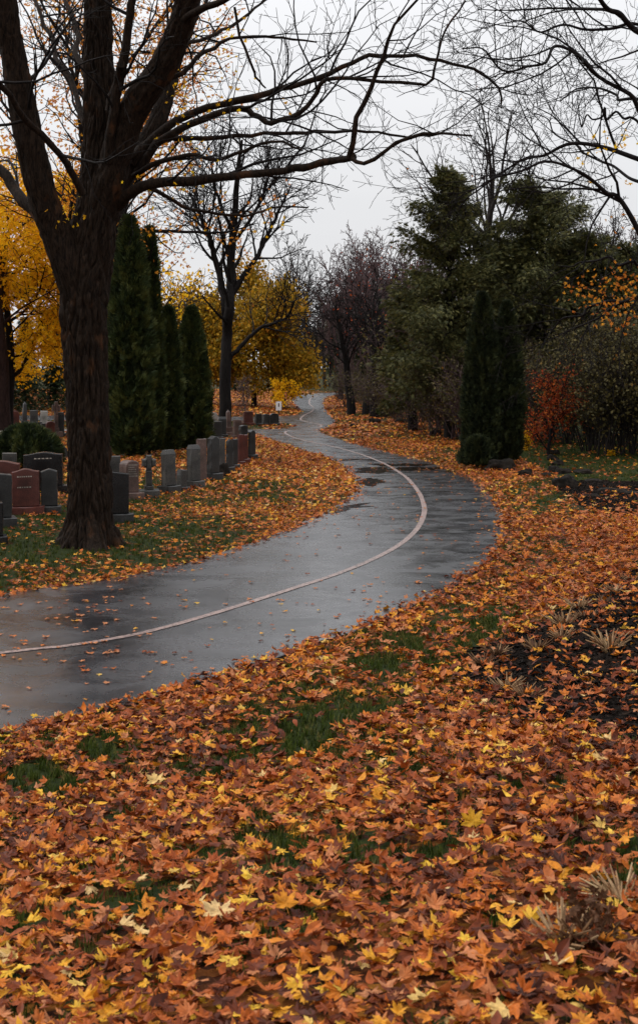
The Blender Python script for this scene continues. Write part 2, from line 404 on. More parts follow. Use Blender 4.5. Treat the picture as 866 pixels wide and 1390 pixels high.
green_spots = [(430, 962, .50), (395, 1012, .42), (130, 1022, .35), (40, 1062, .4), (395, 1168, .34), (470, 985, .35), (230, 1190, .22), (60, 1265, .35),
               (660, 832, .75), (600, 866, .6), (520, 884, .5), (560, 900, .35), (470, 1165, .2), (850, 1160, .18), (590, 1150, .2), (300, 1030, .28), (560, 1040, .2), (190, 1110, .18), (640, 805, .4),
               (745, 690, 1.0), (722, 672, 1.1), (705, 745, .9), (760, 655, 1.2), (690, 780, .6), (340, 1100, .2), (530, 905, .3), (845, 985, .25), (160, 1235, .22)]
gs = [(*list(at(a, b))[:2], r) for a, b, r in green_spots]
trunk_p = at(120, 742)
def litter(x, y, dr=None):
    """how much of the ground the fallen leaves cover, 0..1"""
    x = np.asarray(x, float); y = np.asarray(y, float)
    n = fbm(x, y, 1.1, 3); nh = fbm(x, y, 6.5, 15); n2 = fbm(x, y, .35, 61)
    lf = is_left(x, y)
    right = 1.0 - 2.6 * np.clip(nh * .6 + n * .4 - .53, 0, 1)
    for a, b, r in gs:
        q = ((x - a) / (r * .62)) ** 2 + ((y - b) / (r * 1.05)) ** 2
        right = right - (.90 * np.exp(-q * .42)) * np.clip(4.5 * (nh - .34), 0, 1)
    # cropped green lawn at the right behind the rocks
    right = np.where((y > 27) & (x > 5.1 + .0 * y) & (y < 60), right * .06 + .30 * np.clip(n - .52, 0, 1), right)
    right = np.where((y > 36) & (x < 4.6), np.clip(1.6 * (n + n2) - .95, .15, .95), right)
    left = .24 + 1.3 * (n - .45) + 2.0 * (nh - .47) + .5 * (n2 - .5)
    near_tree = np.exp(-(((x - trunk_p.x + .4) / 3.2) ** 2 + ((y - trunk_p.y + .8) / 2.7) ** 2))
    left = left - .60 * near_tree
    left = left + .40 * ss((y - 24) / 10)
    if dr is None: dr = road_dist(x, y)
    left = left + .55 * np.exp(-(np.clip(dr, 0, 9) / .7) ** 2) * ss((x + 5.5) / 2)
    left = np.where(y > 60, .75 + .6 * (n - .5), left)
    left = np.where((y > 54) & (y < 62) & (x < -.5), .22, left)
    d = np.where(lf, left, right)
    d = np.where(y > 140, .12, d)
    d = d * (1 - .66 * soil(x, y))
    return np.clip(d, 0, 1)

ys = np.concatenate([np.linspace(-6, 3, 30)[:-1], 3 * (1.0 + np.arange(0, 190) * 0.0) * np.exp(np.linspace(0, math.log(60), 190)) * 1.0, np.linspace(190, 420, 14), [600, 900, 1500, 2500, 4000]])
ys = np.concatenate([[-400, -60, -20], ys])
us = np.concatenate([[-60, -12, -4, -2, -1.2], np.linspace(-.8, .8, 221)[:], [1.2, 2, 4, 12, 60]])
yy, uu = np.meshgrid(ys, us, indexing='ij')
xx = uu * np.maximum(np.abs(yy) * .62 + 3.0, 5)
xf, yf = xx.ravel(), yy.ravel()
drg = road_dist(xf, yf)
zf = H(xf, yf, drg)
zf = np.where(drg < 0, -0.02, zf)
ga = MB(); nr, nc = xx.shape
i = np.arange(nr - 1)[:, None] * nc; j = np.arange(nc - 1)[None, :]
ga.add(np.stack([xf, yf, zf], 1), np.stack([i + j, i + j + 1, i + nc + j + 1, i + nc + j], -1).reshape(-1, 4))
ground = ga.build('ground', M['ground'])
tag(ground, kind='structure')
for nm, vals in (('litter', litter(xf, yf, drg)), ('soil', soil(xf, yf))):
    a = ground.data.attributes.new(nm, 'FLOAT', 'POINT'); a.data.foreach_set('value', vals.astype(np.float32))

# ------------------------------------------------------------------ path, line, puddles
def flat_poly(name, P, z, mat, thick=None):
    tri = tessellate_polygon([[Vector((p[0], p[1], 0)) for p in P]])
    mb = MB(); V = np.column_stack([P, np.full(len(P), z)])
    T = np.array(tri)
    a, b, c = P[T[:, 0]], P[T[:, 1]], P[T[:, 2]]
    cr = (b[:, 0] - a[:, 0]) * (c[:, 1] - a[:, 1]) - (b[:, 1] - a[:, 1]) * (c[:, 0] - a[:, 0])
    T[cr < 0] = T[cr < 0][:, ::-1]
    mb.add(V, T)
    if thick:
        n = len(P); V2 = np.vstack([V, V - [0, 0, thick]])
        mb.add(V2, [[i, (i + 1) % n, n + (i + 1) % n, n + i] for i in range(n)])
    return mb.build(name, mat, smooth=False)
path = tag(flat_poly('path', road_poly, 0.014, M['asphalt'], .06), kind='structure')
def strip(name, P, w, z, mat, n=160):
    P = catmull(np.array(P), n); T = np.gradient(P, axis=0); T /= np.linalg.norm(T, axis=1)[:, None]
    Nn = np.column_stack([-T[:, 1], T[:, 0]])
    ww = (w / 2) * (1 + (vn(np.arange(n), np.zeros(n), .7) - .5) * .18)[:, None] * np.where(P[:, 1] > 42, 1.05, 1.0)[:, None]
    V = np.vstack([np.column_stack([P + Nn * ww, np.full(n, z)]), np.column_stack([P - Nn * ww, np.full(n, z)])])
    mb = MB(); mb.add(V, [[i, n + i, n + i + 1, i + 1] for i in range(n - 1)])
    return mb.build(name, mat, smooth=False)
line_px = [(0, 889), (100, 878), (200, 860), (300, 832), (400, 800), (460, 780), (510, 759), (545, 739), (566, 719), (575, 700), (575, 687), (569, 671), (558, 656), (546, 645), (520, 629.5), (485, 616), (450, 606.5), (415, 599), (392, 591.5), (389, 586), (414, 583), (434, 580.5), (434, 577), (416, 573), (408, 569.5), (413, 564), (423, 559), (426, 554), (420, 548), (422, 541), (432, 537.5)]
cl = strip('centre_line', [(-11.5, 3.0), (-8.2, 7.0), (-5.2, 10.0)] + [g0(*p) for p in line_px], .084, .019, M['paint'], 420)
tag(cl, kind='structure')
def blob(px, rx, ry, rot=0, n=40, irr=.5, sd=0):
    c = at(*px); P = []
    for k in range(n):
        a = 2 * PI * k / n
        r = 1 + irr * (2 * vn(math.cos(a) * 1.6 + sd * 7 + 20, math.sin(a) * 1.6 + 30, 1.6) - 1) * 1.2
        x, y = rx * r * math.cos(a), ry * r * math.sin(a)
        P.append((c.x + x * math.cos(rot) - y * math.sin(rot), c.y + x * math.sin(rot) + y * math.cos(rot)))
    return np.array(P)
puds = [((512, 640), .5, .8, -.3, 1), ((475, 625), .8, .30, .1, 2), ((585, 637), .75, .5, .2, 3), ((452, 692), .35, .9, -.7, 4), ((500, 655), .3, .9, -.2, 6), ((545, 632), .6, .45, 0, 7), ((620, 641), .35, .6, 0.2, 8)]
mbp = []
for k, (p, rx, ry, ro, sd) in enumerate(puds):
    P = blob(p, rx, ry, ro, 40, .6, sd)
    P = P[inside(P[:, 0], P[:, 1])] if not inside(P[:, 0], P[:, 1]).all() else P
    if len(P) > 6:
        tag(flat_poly('puddle', P, .0165 + .0002 * k, M['water']), kind='structure')

# ------------------------------------------------------------------ leaf scatter
def maple(detail):
    if detail == 2:
        half = [(90, 1.0), (82, .72), (74, .80), (70, .62), (62, .47), (55, .70), (50, .80), (43, .98), (35, .76), (27, .70), (20, .50), (10, .50), (2, .66), (-8, .78), (-18, .56), (-35, .42), (-60, .36)]
    else:
        half = [(90, 1.0), (70, .62), (60, .36), (43, .95), (24, .5), (14, .38), (-8, .70), (-35, .34)]
    full = half + [(180 - a, r) for a, r in half[1:]][::-1]
    full = [half[0]] + half[1:] + [(-90, .16)] + [(180 - a, r) for a, r in reversed(half[1:])]
    pts = np.array([[r * math.cos(math.radians(a)), r * math.sin(math.radians(a)), 0] for a, r in full])
    return pts
def leaf_template(detail, curl, fold, sd, stem=True):
    r = np.random.default_rng(sd); P = maple(detail)
    rr = np.hypot(P[:, 0], P[:, 1]); an = np.arctan2(P[:, 1], P[:, 0])
    P[:, 2] = curl * rr ** 2 + fold * np.abs(P[:, 0]) + .16 * np.sin(an * 3 + sd) * rr + r.normal(0, .05, len(P)) * rr
    V = np.vstack([[[0, 0, 0]], P]); n = len(P)
    Fc = [[0, 1 + (k + 1) % n, 1 + k] for k in range(n)]
    if stem and detail == 2:
        b = len(V); V = np.vstack([V, [[.02, -.15, 0], [-.02, -.15, 0], [.06 * r.normal(), -.9, .15]]]); Fc.append([b, b + 1, b + 2])
    V[:, 0] *= 1.05
    return V * .5, np.array(Fc)
def scatter(mb, Pos, Nrm, yaw, size, tmpl, rnd):
    """copies of leaf templates; Nrm unit normals"""
    k = np.arange(len(Pos)) % len(tmpl)
    up = Nrm / np.linalg.norm(Nrm, axis=1)[:, None]
    ref = np.column_stack([np.cos(yaw), np.sin(yaw), np.zeros(len(yaw))])
    U = ref - up * (ref * up).sum(1)[:, None]; U /= np.linalg.norm(U, axis=1)[:, None] + 1e-9
    W = np.cross(up, U)
    for q, (TV, TF) in enumerate(tmpl):
        s = np.where(k == q)[0]
        if not len(s): continue
        V = Pos[s][:, None, :] + size[s][:, None, None] * (TV[None, :, 0:1] * U[s][:, None, :] + TV[None, :, 1:2] * W[s][:, None, :] + TV[None, :, 2:3] * up[s][:, None, :])
        Fc = (TF[None] + (np.arange(len(s)) * len(TV))[:, None, None]).reshape(-1, TF.shape[1])
        mb.add(V.reshape(-1, 3), Fc, np.repeat(rnd[s], len(TV)))
T2 = [leaf_template(2, c, f, s) for c, f, s in ((.12, .05, 1), (-.25, .15, 2), (.35, -.1, 3), (-.1, .3, 4), (.5, .1, 5), (-.45, 0, 6), (.05, -.25, 7), (.2, .45, 8))]
T1 = [leaf_template(1, c, f, s) for c, f, s in ((.1, .05, 1), (-.3, .2, 2), (.4, -.1, 3), (-.15, .4, 4), (.2, -.3, 5))]
FLAT = [leaf_template(2, c, f, s, True) for c, f, s in ((.06, .02, 11), (-.08, .05, 12), (.12, -.04, 13))]
TQ = [(np.array([[0, -.5, 0], [.38, 0, .08 * a], [0, .5, 0], [-.38, 0, .08 * a]]), np.array([[0, 1, 2], [0, 2, 3]])) for a in (1, -1, 2.2)]

def tilt_normals(n, s):
    v = rng.normal(0, s, (n, 2)); return np.column_stack([v, np.ones(n)])
def put_leaves(name, label, y0, y1, per_m2, tmpl, size, tilt, zj, mat, cov_pow=1.0, cmap=None, pile=1):
    xm = .30
    n = int(per_m2 * (xm * (y1 ** 2 - y0 ** 2) + 3 * (y1 - y0)))
    y = np.sqrt(rng.random(n) * (y1 ** 2 - y0 ** 2) + y0 ** 2)
    x = (rng.random(n) * 2 - 1) * (xm * y + 1.5)
    dr = road_dist(x, y)
    keep = (dr > -0.03 - .20 * rng.random(n) ** 3) & (rng.random(n) < litter(x, y, dr) ** cov_pow)
    x, y, dr = x[keep], y[keep], dr[keep]; n = len(x)
    z = H(x, y, dr) + np.where(dr < 0, .022, .008) + rng.random(n) * np.where(dr < 0, .012, zj)
    sz = size * (.6 + .65 * rng.random(n)) * np.where(is_left(x, y) & (y < 26), .82, 1.0); ti = tilt_normals(n, tilt)
    rn = cmap(x, y, n)
    mb = MB(); scatter(mb, np.column_stack([x, y, z]), ti, rng.random(n) * 2 * PI, sz, tmpl, rn)
    o = mb.build(name, mat, smooth=False); tag(o, label, 'leaves', kind='stuff'); return n
def cm_near(x, y, n):
    b = np.clip(rng.beta(1.35, 2.15, n) + (fbm(x, y, 1.3, 5) - .5) * .55 - .03, 0, 1)
    b = np.where(rng.random(n) < .08, .68 + .32 * rng.random(n), b); return b
def cm_mid(x, y, n):
    b = np.clip(rng.beta(2.4, 2.4, n) + (fbm(x, y, .8, 5) - .5) * .3, 0, 1)
    lf = is_left(x, y)
    return np.where(lf, np.clip(b + .05, 0, 1), b)
put_leaves('fallen_leaves', 'thick wet carpet of rust and orange maple leaves nearest the viewer', 2.6, 9.5, 600, T2, .092, .25, .05, M['litter'], cmap=cm_near)
OV = []
for c_, b_ in ((.3, .0), (-.5, .1), (.8, -.1), (.15, .3)):
    tt = np.linspace(-1, 1, 7); wv = .42 * (1 - np.abs(tt) ** 1.8); Vo = [(0.06 * b_, y_, c_ * y_ * y_ * .5) for y_ in tt] + [(w_, y_, c_ * y_ * y_ * .5 + (b_ + .25) * w_) for y_, w_ in zip(tt, wv)] + [(-w_, y_, c_ * y_ * y_ * .5 + (b_ + .1) * w_) for y_, w_ in zip(tt, wv)]
    OV.append((np.array(Vo) * .5, np.array([[k_, 7 + k_, 8 + k_] for k_ in range(6)] + [[k_, 8 + k_, k_ + 1] for k_ in range(6)] + [[k_, 15 + k_, 14 + k_] for k_ in range(6)] + [[k_, k_ + 1, 15 + k_] for k_ in range(6)])))
put_leaves('fallen_leaves', 'narrow curled brown leaves mixed into the maple leaf carpet', 2.6, 16, 190, OV, .075, .5, .06, M['litter'], cmap=lambda x, y, n: np.clip(rng.beta(1.3, 3.2, n), 0, 1))
put_leaves('fallen_leaves', 'orange maple leaf litter on both verges around the bend of the path', 9.5, 24, 260, T2, .102, .30, .045, M['litter'], cmap=cm_mid)
put_leaves('fallen_leaves', 'golden orange leaf litter on the lawns beyond the bend', 24, 46, 130, T1, .13, .36, .05, M['litter'], cmap=cm_mid)
put_leaves('fallen_leaves', 'distant leaf litter beside the far end of the path', 46, 140, 26, TQ, .17, .3, .03, M['litter'], cmap=cm_mid)

# leaves lying on the asphalt
def road_leaves():
    n = 42000; y = np.sqrt(rng.random(n) * (60 ** 2 - 5 ** 2) + 25); x = (rng.random(n) * 2 - 1) * (.28 * y + 1)
    dr = road_dist(x, y)
    cl_ = fbm(x, y, .9, 77)
    p = np.where(y < 14.5, .20, .055) * (.25 + 1.6 * np.clip(cl_ - .35, 0, 1)) * 3.6 + .8 * np.exp(dr / .16) + .10 * np.exp(dr / .7)
    p = np.where(y > 30, p * .55, p)
    # drift of wet leaves at the old joint across the path
    c = at(520, 638); q = ((x - c.x - .3) / 1.5) ** 2 + ((y - c.y) / 1.8) ** 2
    p = p + .30 * np.exp(-q * 1.6) * (cl_ > .45)
    keep = (dr < -.02) & (rng.random(n) < p)
    x, y = x[keep], y[keep]; n = len(x)
    mb = MB(); scatter(mb, np.column_stack([x, y, .0225 + rng.random(n) * .006]), tilt_normals(n, .035), rng.random(n) * 6.28, .088 * (.5 + .6 * rng.random(n)), FLAT, np.where(rng.random(n) < .5, .53 + .02 * rng.normal(0, 1, n), np.clip(rng.beta(1.8, 2.0, n), 0, 1)))
    tag(mb.build('fallen_leaves', M['litter'], smooth=False), 'scattered single maple leaves stuck to the wet asphalt path', 'leaves', kind='stuff')
road_leaves()
# one bright yellow leaf standing up, and other big pale ones
def single_leaves():
    for (px, py, s, lab, rn, nr) in [(641, 1139, .135, 'bright yellow maple leaf standing upright above the rust litter', .86, (0.1, -1, .35)),
                                     (297, 1265, .15, 'large pale cream maple leaf lying flat near the lower edge', 1.0, (.1, -.3, 1)),
                                     (212, 1078, .13, 'curled pale tan leaf on dark litter at left', .98, (0, -.6, 1)),
                                     (388, 1255, .12, 'orange yellow curled leaf left of the grass patch near the lower edge', .74, (.2, -.9, 1))]:
        p = at(px, py); mb = MB()
        scatter(mb, np.array([[0, 0, .05]]), np.array([nr]), np.array([.3]), np.array([s]), [T2[0]], np.array([rn]))
        o = mb.build('maple_leaf', M['litter'], smooth=False); o.location = p + Vector((0, 0, .02)); tag(o, lab, 'leaf')
single_leaves()

# ------------------------------------------------------------------ grass
def tuft(nb, sd, h=1.0, spread=.5):
    r = np.random.default_rng(sd); V = []; Fc = []
    for k in range(nb):
        a = r.random() * 6.28; lean = spread * (.3 + r.random()); b = r.normal(0, .35, 2); hh = h * (.6 + .5 * r.random())
        d = np.array([math.cos(a), math.sin(a)]); s = np.array([-d[1], d[0]]) * .05
        o = len(V)
        for t, w in ((0, 1), (.55, .8), (1, 0)):
            q = b * .5 + d * lean * t ** 1.6 * hh
            zz = hh * t * (1 - .25 * t * lean)
            if w: V += [(q[0] + s[0] * w, q[1] + s[1] * w, zz), (q[0] - s[0] * w, q[1] - s[1] * w, zz)]
            else: V.append((q[0], q[1], zz))
        Fc += [[o, o + 1, o + 3], [o, o + 3, o + 2], [o + 2, o + 3, o + 4]]
    return np.array(V), np.array(Fc)
TG = [tuft(6, s) for s in range(5)]
def grass():
    mb = MB()
    for y0, y1, dens, sz in ((2.8, 13, 420, .062), (13, 30, 150, .06), (30, 48, 40, .07), (48, 76, 22, .085)):
        n = int(dens * (.3 * (y1 ** 2 - y0 ** 2) + 3 * (y1 - y0)))
        y = np.sqrt(rng.random(n) * (y1 ** 2 - y0 ** 2) + y0 ** 2); x = (rng.random(n) * 2 - 1) * (.28 * y + 1)
        dr = road_dist(x, y); li = litter(x, y, dr)
        keep = (dr > .03) & (rng.random(n) < np.clip(1.25 - li * 1.22, .02, 1)) & (soil(x, y) < .4)
        x, y, dr = x[keep], y[keep], dr[keep]; n = len(x)
        scatter(mb, np.column_stack([x, y, H(x, y, dr) - .004]), tilt_normals(n, .15), rng.random(n) * 6.28, sz * (.6 + .7 * rng.random(n)), TG, rng.random(n))
    tag(mb.build('grass', M['grass'], smooth=False), 'short damp green grass showing between the fallen leaves', 'grass', kind='stuff')
grass()
# bark mulch on the beds
def mulch():
    r = rng; n = 60000
    lo = bed_a.min(0); hi = np.minimum(bed_a.max(0), [6, 20])
    x = lo[0] + r.random(n // 2) * (hi[0] - lo[0]); y = lo[1] + r.random(n // 2) * (hi[1] - lo[1])
    lo = bed_b.min(0); hi = np.minimum(bed_b.max(0), [13, 40])
    x = np.concatenate([x, lo[0] + r.random(n // 2) * (hi[0] - lo[0])]); y = np.concatenate([y, lo[1] + r.random(n // 2) * (hi[1] - lo[1])])
    k = soil(x, y) > r.random(n) * .8 + .15; x, y = x[k], y[k]; n = len(x)
    T = [(np.array([[-.5, -.12, 0], [.5, -.1, .02], [.46, .12, .1], [-.48, .1, .08], [-.4, 0, .16], [.42, .02, .17]]), np.array([[0, 1, 5], [0, 5, 4], [1, 2, 5], [3, 4, 5], [3, 5, 2], [0, 4, 3]]))]
    mb = MB(); scatter(mb, np.column_stack([x, y, H(x, y) + .005 + r.random(n) * .02]), tilt_normals(n, .35), r.random(n) * 6.28, .07 * (.4 + r.random(n)), T, r.random(n) * .9)
    m = leaf_mat('bark_chip', [(0, (.004, .003, .0025)), (.7, (.014, .010, .008)), (1, (.045, .028, .02))], trans=0, rough=.8, spec=.06)
    tag(mb.build('bark_mulch', m, smooth=False), 'dark wet bark mulch covering the planting beds at right', 'mulch', kind='stuff')
mulch()

# clumps of cut dry stalks in the mulch
def stalk_clump(sd, n, h, pale):
    r = np.random.default_rng(sd); mb = MB()
    for k in range(n):
        a = r.random() * 6.28; ln = h * (.5 + .6 * r.random()); sp = .25 + .75 * r.random()
        b = np.array([math.cos(a), math.sin(a), 0]) * r.random() * h * .28
        d = np.array([math.cos(a) * sp, math.sin(a) * sp, 1.0]); d /= np.linalg.norm(d)
        bend = np.array([math.cos(a), math.sin(a), -.5]) * ln * .55 * r.random()
        tube(mb, [b, b + d * ln * .5 + bend * .3, b + d * ln + bend], [h * .042, h * .038, h * .018], 4, min(1, max(0, r.normal(pale, .2))))
    return mb
clumps = [(765, 852, .17, 'pale'), (762, 870, .14, 'pale'), (785, 829, .15, 'pale'), (833, 808, .13, 'pale'), (818, 822, .11, 'x'), (828, 886, .19, 'pale'), (673, 892, .13, 'x'), (657, 906, .13, 'x'),
          (728, 886, .14, 'x'), (713, 950, .14, 'x'), (688, 938, .13, 'pale'), (858, 792, .12, 'x'), (795, 842, .12, 'x'), (762, 1288, .15, 'big'), (843, 1226, .13, 'big'), (805, 1290, .14, 'rust')]
where = ['tallest clump of pale cut stalks in the middle of the mulch bed', 'pale stalks just in front of the tallest stalk clump in the bed', 'pale stalks just behind the tallest stalk clump', 'pale stalk clump near the upper end of the mulch bed',
         'low brown stalk clump near the upper end of the bed', 'broad spiky clump of pale stalks alone at the right of the mulch bed', 'tan stalks at the left tip of the bed, farther of two', 'tan stalks at the left tip of the bed, nearer of two',
         'tan stalk clump between the left tip and the tallest clump', 'brown stalk clump at the lower edge of the mulch bed', 'pale stalks inside the left tip of the bed', 'topmost stalk clump by the right border of the view',
         'small brown clump at the right behind the tallest clump', 'thick pale cut stems rising from litter at the lower right corner', 'long pale grass stalks leaning left at the right border above the corner', 'rusty leafy stems beside thick pale cut stems at the lower right corner']
for (px, py, h, kd), lb in zip(clumps, where):
    p = at(px, py); b = stalk_clump(px, 46 if kd != 'rust' else 24, h, {'pale': .5, 'x': .15, 'big': .6, 'rust': .1}[kd])
    if kd == 'rust':
        n = 60; a = rng.random(n) * 6.28; rr = rng.random(n) * .09
        scatter(b, np.column_stack([np.cos(a) * rr, np.sin(a) * rr, .04 + rng.random(n) * .13]), rng.normal(0, 1, (n, 3)), a, np.full(n, .06), T2, np.full(n, 0.0))
    o = b.build('stalk_clump', M['dry'], smooth=False); o.location = p - Vector((0, 0, .005)); tag(o, lb, 'dry plant', 'clumps of cut stalks in the mulch')

# ------------------------------------------------------------------ trees
def unit(v): return v / (np.linalg.norm(v) + 1e-9)
def grow(out, p, d, L, r, lvl, Pm, rs, tips):
    seg = Pm['seg'][lvl]; n = max(3, int(L / seg) + 1); st = L / (n - 1)
    pts = [p]; dd = unit(np.array(d, float)); dirs = [dd]; w = Pm['wig'][lvl]; up = Pm['up'][lvl]
    for k in range(n - 1):
        dd = unit(dd + rs.normal(0, w, 3) + np.array([0, 0, up]))
        pts.append(pts[-1] + dd * st); dirs.append(dd)
    pts = np.array(pts); tt = np.linspace(0, 1, n)
    end = Pm.get('tip', .25) if lvl < Pm['max'] else .35
    rad = np.maximum(r * (1 - (1 - end) * tt), Pm['rmin'])
    out.append((pts, rad, lvl))
    if lvl >= Pm.get('leaflvl', Pm['max']):
        for k in range(1, n): tips.append((pts[k], dirs[k]))
    if lvl < Pm['max']:
        nc = Pm['n'][lvl]; nc = nc if isinstance(nc, int) else int(nc[0] + (nc[1] - nc[0]) * rs.random())
        nc = max(1, int(nc * min(1.3, max(.6, L / Pm['L'][lvl]))))
        az = rs.random() * 6.28
        for c in range(nc):
            t = Pm['t0'][lvl] + (1 - Pm['t0'][lvl]) * (c + rs.random()) / nc
            k = min(n - 1, int(t * (n - 1))); f = t * (n - 1) - k; q = pts[k] + (pts[min(k + 1, n - 1)] - pts[k]) * max(0, f)
            az += 2.4 + rs.normal(0, .4); ang = Pm['ang'][lvl] * (.75 + .5 * rs.random())
            base = dirs[k]; a = unit(np.cross(base, [0.3, 0.2, 1.0] if abs(base[2]) < .9 else [1, 0, 0])); b = np.cross(base, a)
            side = a * math.cos(az) + b * math.sin(az)
            nd = base * math.cos(ang) + side * math.sin(ang)
            L2 = Pm['L'][lvl + 1] * (1 - Pm.get('short', .45) * t) * (.65 + .6 * rs.random()) * min(1.2, max(.5, L / Pm['L'][lvl]))
            r2 = max(Pm['rmin'], min(rad[k] * .7, Pm['rr'] * L2))
            grow(out, q, nd, L2, r2, lvl + 1, Pm, rs, tips)
def mesh_branches(out, bark, parent, cut=1, names=('trunk', 'branches'), s=1.0):
    a, b = MB(), MB()
    for pts, rad, lvl in out:
        if lvl < cut: tube(a, pts, rad, 12)
        else: tube(b, pts, rad, 7 if lvl <= 1 else (4 if lvl == 2 else 3), cap=False)
    if a.n: a.build(names[0], bark, parent)
    if b.n: b.build(names[1], bark, parent)

def foliage(parent, tips, per, spread, size, mat, rs, tmpl, cl=.25, keep=1.0, name='foliage', droop=.3, rbase=0, rspan=1.0):
    P = []; C = []
    for p, d in tips:
        if rs.random() > keep: continue
        cv = rs.random()
        for k in range(per):
            P.append(p + rs.normal(0, spread, 3)); C.append(np.clip(rbase + rspan * (cv * (1 - cl) + rs.random() * cl), 0, 1))
    P = np.array(P); n = len(P)
    nr = rs.normal(0, 1, (n, 3)); nr[:, 2] = np.abs(nr[:, 2]) * .6 + droop
    mb = MB(); scatter(mb, P, nr, rs.random(n) * 6.28, size * (.6 + .7 * rs.random(n)), tmpl, np.array(C))
    return mb.build(name, mat, parent, smooth=False)

DECID = dict(seg=[.6, .4, .3, .2, .15], wig=[.06, .12, .16, .2, .25], up=[.02, .03, .04, .04, .02], n=[11, 9, 7, 5, 0], L=[7.0, 4.2, 2.2, 1.1, .55], t0=[.28, .2, .15, .1],
             ang=[.75, .75, .75, .7], rr=.017, rmin=.006, max=4, short=.45)
def P_(**k):
    d = dict(DECID); d.update(k); return d
def scaled(Pm, s):
    d = dict(Pm); d['seg'] = [v * s for v in Pm['seg']]; d['L'] = [v * s for v in Pm['L']]; d['rmin'] = Pm['rmin']; return d

